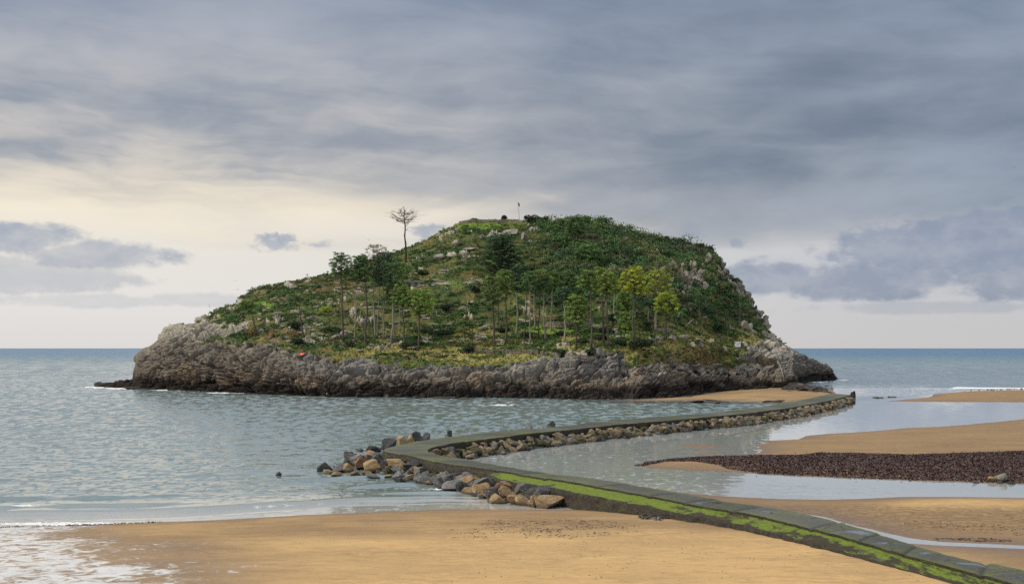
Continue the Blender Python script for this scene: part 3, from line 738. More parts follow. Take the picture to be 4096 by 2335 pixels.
T = np.concatenate([k + np.linspace(0, 1, n, endpoint=False) for k, n in enumerate(NR)] + [[9.0]])
nrI = len(T)
idx = np.minimum(T.astype(int), 8); fr_ = T - idx
DI = ctl_d[:, idx] * (1 - fr_) + ctl_d[:, idx + 1] * fr_
ZI = ctl_z[:, idx] * (1 - fr_) + ctl_z[:, idx + 1] * fr_
# soften the profile's corners but keep the shore and the skyline
for it in range(14):
    zz = ZI.copy(); zz[:, 1:-1] = 0.25 * ZI[:, :-2] + 0.5 * ZI[:, 1:-1] + 0.25 * ZI[:, 2:]
    keep = np.zeros(nrI, bool); keep[[0, -1]] = True
    keep |= np.abs(T - 6) < 0.02
    ZI = np.where(keep[None, :], ZI, zz)
XI = ((U - CX) / F)[:, None] * DI
UU = np.broadcast_to(U[:, None], DI.shape); TT = np.broadcast_to(T[None, :], DI.shape)
P0 = np.stack([XI, DI, ZI], -1)
def normals(P):
    a = np.gradient(P, axis=0); b = np.gradient(P, axis=1)
    n = np.cross(a, b); n /= np.linalg.norm(n, axis=2)[:, :, None] + 1e-9
    return n * np.sign(n[:, :, 2:3] + 1e-6)
Nrm = normals(P0)
PY = HZ - (ZI - H) * F / DI                                         # row of the photograph each point falls on
fl = P0.reshape(-1, 3)
n_big = fbm(fl * 0.035, 4, 101).reshape(UU.shape)
n_mid = fbm(fl * 0.12, 4, 103).reshape(UU.shape)
n_fin = fbm(fl * 0.55, 3, 105).reshape(UU.shape)
# rock below the cliff line, on the bare shoulder at the left, and on the far point at the right
lineC = TT - 3.0 + n_mid * 0.55 + n_fin * 0.25
rock = sstep(0.12, -0.18, lineC)
bare = sstep(1080, 720, UU + n_mid * 260 + (PY - 1300) * 0.6) * sstep(6.6, 6.0, TT * 0 + 6.0)
rock = np.maximum(rock, sstep(1000, 760, UU + n_mid * 330 + (TT - 4.5) * 60))
rightend = sstep(2960, 3150, UU + n_mid * 150 + np.clip(PY - 1340, -300, 200) * 0.9)
rock = np.maximum(rock, rightend)
outc = sstep(0.30, 0.46, n_mid * 0.8 + n_fin * 0.35 + 0.12 * sstep(1700, 1000, UU) + 0.10 * sstep(2700, 2950, UU) + 0.12 * np.exp(-((UU - 1800) / 220) ** 2) * (PY < 1080))
vege_right = sstep(2050, 2250, UU + n_big * 150) * sstep(4.1, 4.6, TT) * sstep(3060, 2960, UU)
rock = np.maximum(rock, outc * (1 - 0.75 * vege_right) * sstep(3.0, 3.6, TT))
# green bank between the pebble terrace and the meadow on the right
bank = sstep(2440, 2560, UU) * sstep(3010, 2960, UU) * sstep(2.25, 2.5, TT)
rock = np.where(bank * sstep(0.42, 0.25, n_mid + 0.5 * n_fin) > 0.5, np.minimum(rock, 0.25), rock)
tow = np.exp(-((UU - 2420) / 60) ** 2) * sstep(1500, 1485, PY) * sstep(1395, 1410, PY)
rface = np.maximum(np.exp(-((UU - 2745 - (PY - 1090) * .35) / 55) ** 2) * sstep(1035, 1060, PY) * sstep(1190, 1150, PY), sstep(2830, 2900, UU) * sstep(5.2, 5.7, TT)) * sstep(-0.15, 0.15, n_mid)
rock = np.maximum(np.maximum(rock, tow * 1.6), rface).clip(0, 1)
# --- displacement
# beds of rock dipping to the left, split into long blocks by joints; each block stands forward or back by its own amount
bed = np.stack([fl[:, 0] * .97 + fl[:, 2] * .25, fl[:, 1], fl[:, 2] * .97 - fl[:, 0] * .18 + 1.6 * n_mid.ravel()], 1)
g1, g2, gid = worley(bed * np.array([0.115, 0.12, 0.30]) + 0.18 * n_mid.reshape(-1, 1), 1)
h1, h2, hid = worley(bed * np.array([0.30, 0.30, 0.75]) + 0.12 * n_fin.reshape(-1, 1), 2)
k1, k2, kid = worley(bed * np.array([0.8, 0.8, 1.7]), 3)
blocks = (gid - 0.5) * 2.6 - 1.5 * sstep(0.16, 0.0, g2 - g1) + (hid - 0.5) * 1.15 - 0.75 * sstep(0.15, 0.0, h2 - h1) + (kid - 0.5) * 0.30 - 0.18 * sstep(0.16, 0.0, k2 - k1)
blocks = blocks.reshape(UU.shape)
lyr = (bed[:, 2] * 1.1 + 0.25 * n_fin.ravel()) % 1.0
strata = ((sstep(0.0, 0.18, lyr) - lyr) * 0.75).reshape(UU.shape) * sstep(-0.5, 0.2, n_mid + 0.2)
rg = ridged(fl * np.array([0.30, 0.30, 0.07]), 3, 111).reshape(UU.shape)
flut = -(sstep(0.50, 0.78, rg)) * 2.4 * sstep(10, 2, ZI) * sstep(1500, 1000, UU)      # caves worn into the left cliff
notch = -1.1 * np.exp(-((ZI - 1.5 - n_mid) / 1.2) ** 2) * sstep(0.0, 0.5, n_big + n_mid * 0.8)
disp_r = blocks * 0.95 + strata + flut + notch + 0.12 * n_fin
disp_v = 0.5 * n_mid + 0.28 * n_fin
fade = sstep(0.2, 0.9, TT) * sstep(8.9, 8.0, TT)
small = np.minimum(sstep(420, 900, UU) * 0.65 + 0.35, 1 - 0.28 * sstep(2980, 3160, UU))
disp = (rock * disp_r * small + (1 - rock) * disp_v) * fade
# stone clitter lying on the rocky parts
PI_ = P0 + Nrm * disp[:, :, None]
NI = normals(PI_)
PYI = HZ - (PI_[:, :, 2] - H) * F / PI_[:, :, 1]
PXI = CX + PI_[:, :, 0] / PI_[:, :, 1] * F
fl2 = PI_.reshape(-1, 3)
# --- colours of the ground itself
q1 = fbm(fl2 * 0.25, 4, 121).reshape(UU.shape); q2 = fbm(fl2 * 1.3, 3, 123).reshape(UU.shape); q3 = fbm(fl2 * np.array([.5, .5, 3.0]), 3, 125).reshape(UU.shape); q4 = fbm(fl2 * 0.07, 3, 127).reshape(UU.shape)
def mixc(a, b, t): return a + (np.asarray(b) - a) * np.clip(t, 0, 1)[:, :, None]
Zi = PI_[:, :, 2]
pale = np.array([0.30, 0.272, 0.225]); grey = np.array([0.140, 0.132, 0.120]); brown = np.array([0.108, 0.084, 0.062]); black = np.array([0.026, 0.021, 0.018])
upness = NI[:, :, 2]
rc = np.broadcast_to(grey, UU.shape + (3,)).copy()
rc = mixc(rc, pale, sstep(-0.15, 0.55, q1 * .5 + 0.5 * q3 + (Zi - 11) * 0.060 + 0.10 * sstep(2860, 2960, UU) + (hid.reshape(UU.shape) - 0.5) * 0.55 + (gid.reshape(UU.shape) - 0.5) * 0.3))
rc = mixc(rc, [0.075, 0.07, 0.065], 0.6 * sstep(0.15, 0.5, q3 + 0.6 * q2))
rc = mixc(rc, [0.105, 0.086, 0.066], 0.7 * sstep(1350, 1000, UU) * sstep(17, 11, Zi + q1 * 4))
rc = mixc(rc, brown, 0.75 * sstep(7.0, 3.0, Zi + q1 * 3 + q4 * 2))
rc = mixc(rc, [0.20, 0.125, 0.060], 0.40 * sstep(0.15, 0.5, q4 + q1 * 0.5) * sstep(10, 5, Zi) * sstep(1.5, 3, Zi))
rc = mixc(rc, black, 0.93 * sstep(3.4, 2.0, Zi + q1 * 1.6 + q4 * 1.2 - 0.7 * sstep(900, 500, UU)))
rc = mixc(rc, [0.10, 0.088, 0.05], 0.5 * sstep(0.2, 0.5, q1) * (upness > 0.6) * sstep(4, 7, Zi))
rc = mixc(rc, [0.120, 0.110, 0.040], 0.85 * sstep(-0.10, 0.3, q1 + q2 * .4) * sstep(0.35, 0.62, upness) * sstep(1150, 950, UU) * sstep(12, 15, Zi))
# pebbles of the right terrace
peb = sstep(2450, 2550, UU) * sstep(3010, 2980, UU) * sstep(1472, 1482, PYI) * sstep(1506, 1494, PYI + q1 * 8)
rc = mixc(rc, mixc(np.broadcast_to([0.30, 0.255, 0.19], UU.shape + (3,)).copy(), [0.13, 0.12, 0.11], sstep(0, .3, q2)), peb)
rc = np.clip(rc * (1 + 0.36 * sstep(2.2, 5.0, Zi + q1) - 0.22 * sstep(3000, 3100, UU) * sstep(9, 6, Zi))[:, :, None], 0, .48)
# vegetation floor
dkg = np.array([0.030, 0.052, 0.018]); olv = np.array([0.076, 0.092, 0.024]); yel = np.array([0.215, 0.185, 0.060]); brk = np.array([0.105, 0.068, 0.034]); grn = np.array([0.125, 0.200, 0.026])
vc = np.broadcast_to(olv, UU.shape + (3,)).copy()
vc = mixc(vc, dkg, sstep(-0.05, 0.30, q1 + 0.5 * q2))
vc = mixc(vc, brk, 0.55 * sstep(0.05, 0.35, -q1 + 0.6 * q4 + 0.3 * q2))
meadow = sstep(1290, 1340, PYI) * sstep(1480, 1440, PYI) * sstep(1200, 1600, UU)
vc = mixc(vc, yel, (0.25 + 0.55 * meadow) * sstep(0.02, 0.34, q2 * 0.5 + q4 + 0.15 * meadow))
vc = mixc(vc, dkg * 0.9, vege_right * 0.85)
def blob(px, py, rx, ry): return sstep(1.2, 0.6, np.hypot((PXI - px) / rx, (PYI - py) / ry) + q1 * 0.7 + q2 * 0.2)
for bx_, by_, rx, ry, k in ((2230, 1315, 170, 24, .9), (2480, 1335, 160, 22, .9), (2620, 1345, 120, 20, .7), (2330, 1300, 90, 14, .8), (1960, 893, 150, 13, .7), (1880, 912, 70, 12, .9), (2000, 905, 110, 9, .6), (1060, 1215, 45, 14, 1), (1000, 1235, 40, 14, .9), (1100, 1232, 40, 12, .8), (880, 1268, 40, 14, .5), (2990, 1412, 26, 9, 1), (3062, 1418, 20, 10, 1), (3030, 1450, 40, 12, .7), (2760, 1372, 60, 10, .8), (2070, 1210, 18, 90, .5), (3095, 1440, 22, 14, .5), (1790, 1140, 60, 14, .5), (1300, 1230, 20, 14, .8)):
    vc = mixc(vc, grn, k * blob(bx_, by_, rx, ry))
for bx_, by_, rx, ry, k in ((1750, 1400, 160, 20, .7), (1480, 1410, 90, 14, .6), (1950, 1425, 300, 26, .6), (2560, 1390, 70, 12, .8), (2300, 1390, 110, 16, .7), (2700, 1450, 170, 22, .45), (2870, 1475, 60, 20, .5), (1000, 1345, 60, 14, .9), (3040, 1440, 50, 14, .5), (2280, 1360, 60, 16, .6), (1870, 1340, 200, 16, .4)):
    vc = mixc(vc, yel, k * blob(bx_, by_, rx, ry))
for bx_, by_, rx, ry, k in ((990, 1330, 60, 20, .9), (1100, 1340, 50, 20, .7), (1200, 1345, 40, 16, .7), (1330, 1140, 200, 26, .6), (1700, 1420, 120, 20, .3), (2700, 1440, 120, 30, .5), (2820, 1440, 60, 30, .6)):
    vc = mixc(vc, brk, k * blob(bx_, by_, rx, ry))
rmask = sstep(0.35, 0.62, rock + q2 * 0.35 + (0.55 - upness) * 0.15)
vc = vc * (1.12 + 0.40 * meadow[:, :, None])
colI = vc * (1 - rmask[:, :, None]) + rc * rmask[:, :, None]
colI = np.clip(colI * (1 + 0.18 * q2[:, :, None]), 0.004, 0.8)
def make_island_material():
    m, s = material('island_ground')
    p = s.pos(); c = s.attr('Col', 'Color'); r = s.attr('rock')
    f = s.noise(p, 2.2, 6, 0.7); g = s.noise(s.scale(p, (0.8, 0.8, 3.5)), 1.0, 5, 0.6, 0.4)
    cr = s.voro(s.scale(p, (0.9, 0.9, 1.6)), 1.0, 'DISTANCE_TO_EDGE')
    k = f.step(0.25, 0.75) * 0.7 + 0.65
    n = s.node('ShaderNodeVectorMath', operation='SCALE'); s.put(n, 0, c); s.put(n, 'Scale', k)
    h = (g * 0.9 + f * 0.7 + cr.step(0.0, 0.18) * 0.35) * (r * 0.75 + 0.25)
    s.out(s.principled(E(s.nt, n.outputs[0]), 0.9, 0.15, s.bump(h, 0.6, 0.35)))
    return m
M_island = make_island_material()
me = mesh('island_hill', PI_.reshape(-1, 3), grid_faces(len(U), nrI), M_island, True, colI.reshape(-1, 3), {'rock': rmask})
tag(link('hill', me), 'scrub covered limestone island hill with grey sea cliffs', 'island', None, 'structure')
def on_island(px, py, tmin=1.0):
    """the first point of the front slope met by the ray through a pixel"""
    j = int(np.argmin(np.abs(U - px)))
    yy = np.minimum.accumulate(PYI[j])
    k = np.nonzero((yy <= py) & (T >= tmin) & (T <= 6.4))[0]
    k = int(k[0]) if len(k) else int(np.argmin(np.abs(T - 6.0)))
    return PI_[j, k].copy(), NI[j, k].copy()
# ------------------------------------------------------------------ scrub: nobody could count it, so each kind of cover is one object
M_leaf = None
def make_leaf_material():
    m, s = material('foliage')
    c = s.attr('Col', 'Color')
    n = s.noise(s.pos(), 0.8, 3, 0.6)
    g = s.node('ShaderNodeVectorMath', operation='SCALE'); s.put(g, 0, c); s.put(g, 'Scale', n.step(0.3, 0.7, 0.75, 1.3))
    b = s.principled(E(s.nt, g.outputs[0]), 0.65, 0.18)
    t = s.node('ShaderNodeBsdfTranslucent'); s.nt.links.new(g.outputs[0], t.inputs['Color'])
    mx = s.node('ShaderNodeMixShader'); mx.inputs[0].default_value = 0.22
    s.nt.links.new(b.k, mx.inputs[1]); s.nt.links.new(t.outputs[0], mx.inputs[2])
    s.out(E(s.nt, mx.outputs[0]))
    return m
M_leaf = make_leaf_material()
def bush_points(n, r, h, rng, lumps=5):
    """points and outward normals over a lumpy dome of radius r and height h (base at z=0)"""
    lc = np.stack([rng.uniform(-.55, .55, lumps) * r, rng.uniform(-.55, .55, lumps) * r, rng.uniform(.25, .75, lumps) * h], 1)
    lr = rng.uniform(.38, .62, lumps) * r
    k = rng.integers(0, lumps, n)
    d = rng.normal(size=(n, 3)); d[:, 2] = np.abs(d[:, 2]) - 0.35; d /= np.linalg.norm(d, axis=1)[:, None]
    rad = lr[k] * rng.uniform(.78, 1.06, n)
    sc = np.array([1, 1, min(1.0, h / r * 0.8)])
    P = lc[k] + d * rad[:, None] * sc
    P[:, 2] = np.abs(P[:, 2])
    return P, d
flatP = PI_.reshape(-1, 3); flatN = NI.reshape(-1, 3)
area = np.zeros(UU.shape)
ca = np.linalg.norm(np.cross(PI_[1:, :-1] - PI_[:-1, :-1], PI_[:-1, 1:] - PI_[:-1, :-1]), axis=2)
area[:-1, :-1] = ca
def scatter(n, weight, rng):
    w = (area * weight).ravel(); w = w / w.sum()
    k = rng.choice(len(w), n, p=w)
    return flatP[k], flatN[k], k
def cover(name, label, n, weight, size, flat, leaf, nl, palette, seed, cat='scrub'):
    rng = np.random.default_rng(seed)
    P, N, kk = scatter(n, weight, rng)
    tmpl = [bush_points(nl, 1.0, 1.0, rng, int(rng.integers(3, 7))) for _ in range(10)]
    Vs, Cs, n_ = [], [], 0
    q = fbm(P * 0.09, 3, seed); 
    pal = np.array(palette)
    for i in range(n):
        bp, bn = tmpl[i % 10]
        r = size[0] + (size[1] - size[0]) * rng.random() ** 2.4; r *= float(np.interp(CX + P[i, 0] / P[i, 1] * F, [2750, 2900], [1.0, .55])); h = r * rng.uniform(*flat)
        a = rng.uniform(0, 6.28); ca_, sa = math.cos(a), math.sin(a)
        R = np.array([[ca_, -sa, 0], [sa, ca_, 0], [0, 0, 1]])
        pts = (bp * [r, r, h]) @ R.T + P[i] - [0, 0, 0.15 * h]
        nr_ = bn @ R.T
        t = (q[i] * 1.35 + rng.normal() * 0.22 + 0.5) * (len(pal) - 1)
        t = min(max(t, 0), len(pal) - 1.001); c = pal[int(t)] * (1 - t % 1) + pal[int(t) + 1] * (t % 1)
        lc = c * 2.4 * rng.uniform(.72, 1.38) * rng.uniform(.76, 1.26, (nl, 1))
        V, f, cc = leaves(pts, nr_, rng.uniform(*leaf, nl), rng.uniform(leaf[0] * .5, leaf[1] * .6, nl), lc, 0.55, rng)
        Vs.append(V); Cs.append(cc)
    V = np.concatenate(Vs); C_ = np.concatenate(Cs)
    o = link(name, mesh(name, V, np.arange(len(V)).reshape(-1, 4), M_leaf, False, C_))
    tag(o, label, cat, None, 'stuff')
    return o
front = (TT > 1.2) & (TT < 6.5)
topedge = sstep(6.45, 5.9, TT)
notrock = 1 - sstep(0.3, 0.7, rmask)
summit = 1 - blob(1950, 890, 170, 16)
w_right = front * vege_right * (0.12 + notrock) * (0.3 + sstep(-0.5, 0.2, n_mid + 0.5)) * summit * sstep(2040, 2140, UU + n_big * 120) * (1 - 0.8 * np.maximum(np.exp(-((UU - 2745 - (PYI - 1090) * .35) / 55) ** 2) * sstep(1035, 1060, PYI) * sstep(1190, 1150, PYI), sstep(2830, 2900, UU) * sstep(5.2, 5.7, TT)) * sstep(-0.15, 0.15, n_mid))
cover('scrub', 'dense dark green evergreen scrub covering the right hand slope of the island', 2100, w_right, (1.0, 4.6), (0.65, 1.15), (0.22, 0.42), 100,
      [(0.048, 0.054, 0.028), (0.030, 0.050, 0.022), (0.020, 0.040, 0.017), (0.026, 0.054, 0.020), (0.030, 0.064, 0.023), (0.042, 0.076, 0.022), (0.060, 0.074, 0.024), (0.062, 0.066, 0.030)], 41)
patchy = sstep(0.02, 0.22, fbm(fl2 * np.array([0.10, 0.16, 0.2]), 3, 143).reshape(UU.shape) + 0.16)
w_left = front * (TT > 3.05) * (1 - vege_right) * notrock * patchy * (UU > 820) * summit
cover('heath', 'low dark bramble and heath in patches over the open left slope', 3600, w_left, (0.7, 2.1), (0.32, 0.55), (0.16, 0.32), 46,
      [(0.020, 0.042, 0.016), (0.022, 0.050, 0.017), (0.028, 0.058, 0.018), (0.036, 0.064, 0.019), (0.052, 0.066, 0.022), (0.062, 0.058, 0.030)], 43, 'heath')
w_gr = front * (TT > 2.4) * (1 - vege_right * 0.9) * notrock * (UU > 780) * (0.5 + 0.8 * meadow)
def tufts(name, label, n, weight, h, seed, palette):
    rng = np.random.default_rng(seed)
    P, N, kk = scatter(n, weight, rng)
    base = np.clip(colI.reshape(-1, 3)[kk] * rng.uniform(.8, 1.7, (n, 1)), 0, .6)
    pal = np.array(palette)[rng.integers(0, len(palette), n)]
    c = base * 0.6 + pal * 0.4
    up = np.array([0, 0, 1.0]) + rng.normal(size=(n, 3)) * 0.35
    a = rng.uniform(0, 6.28, n); side = np.stack([np.cos(a), np.sin(a), np.zeros(n)], 1)
    hh = rng.uniform(*h, n)[:, None]; w = hh * 0.7
    V = np.stack([P - side * w, P + side * w * .9, P + side * w * .5 + up * hh, P - side * w * .6 + up * hh * .8], 1).reshape(-1, 3)
    o = link(name, mesh(name, V, np.arange(4 * n).reshape(n, 4), M_leaf, False, np.repeat(c, 4, 0)))
    tag(o, label, 'grass', None, 'stuff')
tufts('rough_grass', 'rough yellowish grass and dead bracken on the open slope', 26000, w_gr, (0.14, 0.42), 45, [(0.16, 0.14, 0.045), (0.09, 0.10, 0.025), (0.12, 0.075, 0.04), (0.06, 0.09, 0.02)])
w_bank = front * bank * notrock
cover('bank_scrub', 'brown green scrub hanging on the low bank above the pebbles', 260, w_bank * (TT < 3.6), (0.6, 1.5), (0.4, 0.8), (0.16, 0.3), 50,
      [(0.028, 0.046, 0.016), (0.045, 0.055, 0.018), (0.085, 0.072, 0.026), (0.085, 0.058, 0.028)], 47)
w_far = front * rightend * sstep(3200, 3050, UU) * (TT > 3.6) * (0.2 + notrock)
cover('point_scrub', 'sparse low scrub thinning out over the rocky right hand point', 150, w_far, (0.5, 1.2), (0.4, 0.7), (0.16, 0.3), 36, [(0.028, 0.046, 0.016), (0.045, 0.055, 0.018), (0.085, 0.072, 0.026)], 48)
# single bushes that stand out: on the skyline and in the front meadow
M_stem = col_material('bark', 0.9, 0.1, (9.0, 0.04), 0.3, 4.0)
def bush(px, py, wpx, hpx, label, col, group=None, seed=0, tmin=3.0, cat='bush', name='bush', nl=None, sink=0.0):
    rng = np.random.default_rng(900 + seed)
    p, n = on_island(px, py, tmin)
    k = p[1] / F; r = wpx * k / 2; h = hpx * k
    e = empty(name, (p[0], p[1], p[2] - 0.15 - sink), label, cat, group)
    nl = nl or int(min(1100, 90 + 60 * r * r * 4))
    P, D = bush_points(nl, r, h, rng, 7)
    P[:, 2] *= h / max(P[:, 2].max(), .1)
    V, f, c = leaves(P, D, rng.uniform(.16, .34, nl), rng.uniform(.10, .2, nl), np.array(col) * 2.0 * rng.uniform(.7, 1.3, (nl, 1)), .55, rng)
    link('foliage', mesh('foliage', V, f, M_leaf, False, c), e)
    b = MB()
    for q in range(5):
        a = rng.uniform(0, 6.28); d = rng.uniform(.2, .5) * r
        b.tube([(0, 0, -.4), (math.cos(a) * d * .5, math.sin(a) * d * .5, h * .3), (math.cos(a) * d, math.sin(a) * d, h * .65)], [.09, .06, .03], 5, (.10, .08, .06))
    link('stem', b.mesh('stem', M_stem), e)
    return e
DK = (0.022, 0.038, 0.016); MD = (0.034, 0.060, 0.020); BL = (0.018, 0.026, 0.015); YG = (0.075, 0.090, 0.018); BN = (0.11, 0.070, 0.032)
sky_bushes = [(2018, 884, 24, 26, 'small bush standing alone on the skyline left of the flagpole', BL), (2122, 890, 70, 36, 'wide dark bush on the skyline just right of the flagpole', BL), (2175, 893, 50, 24, 'low bush beside the wide dark skyline bush', DK),
    (2285, 902, 60, 42, 'tall rounded bush on the skyline in the middle of the summit ridge', DK), (2250, 900, 52, 32, 'bush against the left side of the tall rounded skyline bush', MD), (2350, 906, 60, 30, 'broad bush on the summit ridge left of the twin crowned bush', MD), (2402, 910, 72, 46, 'open twin crowned bush on the skyline at the end of the summit ridge', BL),
    (2460, 930, 64, 34, 'bush where the skyline starts to fall to the right', DK), (2525, 945, 40, 24, 'small bush on the falling skyline below the summit', DK), (2618, 965, 34, 30, 'upright little bush on the skyline with sky on both sides', BL), (2577, 958, 46, 20, 'flat bush on the falling skyline left of the upright little bush', DK),
    (2668, 975, 34, 34, 'round dark bush alone on the skyline above the cliff slope', BL), (2712, 984, 52, 34, 'broad dark bush on the skyline near the cliff edge', BL), (2790, 992, 60, 24, 'flat topped bush close to the cliff edge', DK), (2838, 1004, 40, 24, 'last bush on the corner of the cliff edge', DK), (2750, 986, 40, 24, 'bush between the two broad ones near the cliff edge', DK)]
for i, (x_, y_, w_, h_, lb, c_) in enumerate(sky_bushes): bush(x_, y_, w_, h_, lb, c_, 'bushes along the skyline', i, 5.5, 'bush', 'bush', None, 0.3)
mead = [(2360, 1428, 46, 34, DK, 'dark upright bush between the dry stone wall and the grey rock tower'), (2240, 1425, 64, 30, DK, 'dark bush growing over the middle of the dry stone wall'), (2305, 1432, 26, 24, MD, 'small green bush at the right end of the dry stone wall'), (2560, 1402, 112, 46, BL, 'largest dark bush mass right of the yellow path'),
    (2520, 1436, 44, 44, YG, 'yellow green bush beside the grey rock tower'), (2555, 1440, 40, 50, DK, 'dark bush hanging beside the yellow green one by the rock tower'), (2450, 1302, 34, 46, DK, 'round dark bush at the end of the ruined walls'), (2420, 1330, 70, 26, DK, 'dark bush in front of the ruined walls'),
    (2410, 1362, 60, 28, BL, 'low black green bush under the pair of tall pines'), (2330, 1376, 66, 24, DK, 'low dark bush by the short leafy pine'), (2250, 1345, 52, 22, DK, 'low dark bush between two thin pine trunks'), (2500, 1378, 90, 26, DK, 'long low bush in front of the bright yellow green pine'),
    (1880, 1410, 56, 30, BL, 'dark bush above the left end of the dry stone wall'), (1640, 1388, 110, 26, DK, 'long dark bush at the foot of the left pine grove'), (1395, 1386, 36, 22, BL, 'black green bush at the foot of the leftmost tall pine'), (1195, 1384, 58, 34, BL, 'dark bush on the brow of the left cliff'), (1180, 1318, 60, 32, BL, 'rounded dark bush above the left cliff'),
    (1330, 1330, 120, 26, DK, 'long dark bush on the open slope left of the leftmost tall pine'), (1690, 1330, 110, 22, DK, 'wide dark bush behind the bright lone pine'), (1770, 1340, 100, 24, DK, 'dark bush mass on the slope between the two pine groves'), (1905, 1190, 44, 50, BL, 'tall black green bush beside the right pine grove on the slope'),
    (1790, 1250, 50, 34, BL, 'dark bush in the middle of the open slope'), (1300, 1250, 26, 24, (0.16, 0.17, 0.02), 'bright yellow green bush on the open left slope'), (1690, 1100, 50, 26, MD, 'green bush under the big dark cedar to its left'), (2110, 1350, 60, 24, BL, 'low dark bush between close pine trunks'), (2010, 1330, 60, 22, DK, 'low dark bush behind the leftmost trunks of the right grove'),
    (2590, 1330, 40, 50, DK, 'upright dark bush right of the bright yellow green pine'), (2870, 1330, 80, 40, DK, 'dark bush above the white sign')]
for i, (x_, y_, w_, h_, c_, lb) in enumerate(mead): bush(x_, y_, w_, h_, lb, c_, 'bushes on the island meadow', 40 + i)
for i, (x_, y_, w_, h_, lb) in enumerate([(1000, 1350, 70, 44, 'largest bare brown bush on the brow of the left cliff'), (1095, 1350, 50, 34, 'smaller bare brown bush right of the largest one'), (1180, 1352, 40, 34, 'bare brown bush beside the nearly bare thin pine')]):
    bush(x_, y_, w_, h_, lb, BN, 'bare brown bushes', 80 + i, 3.0, 'bush', 'bush', 160)
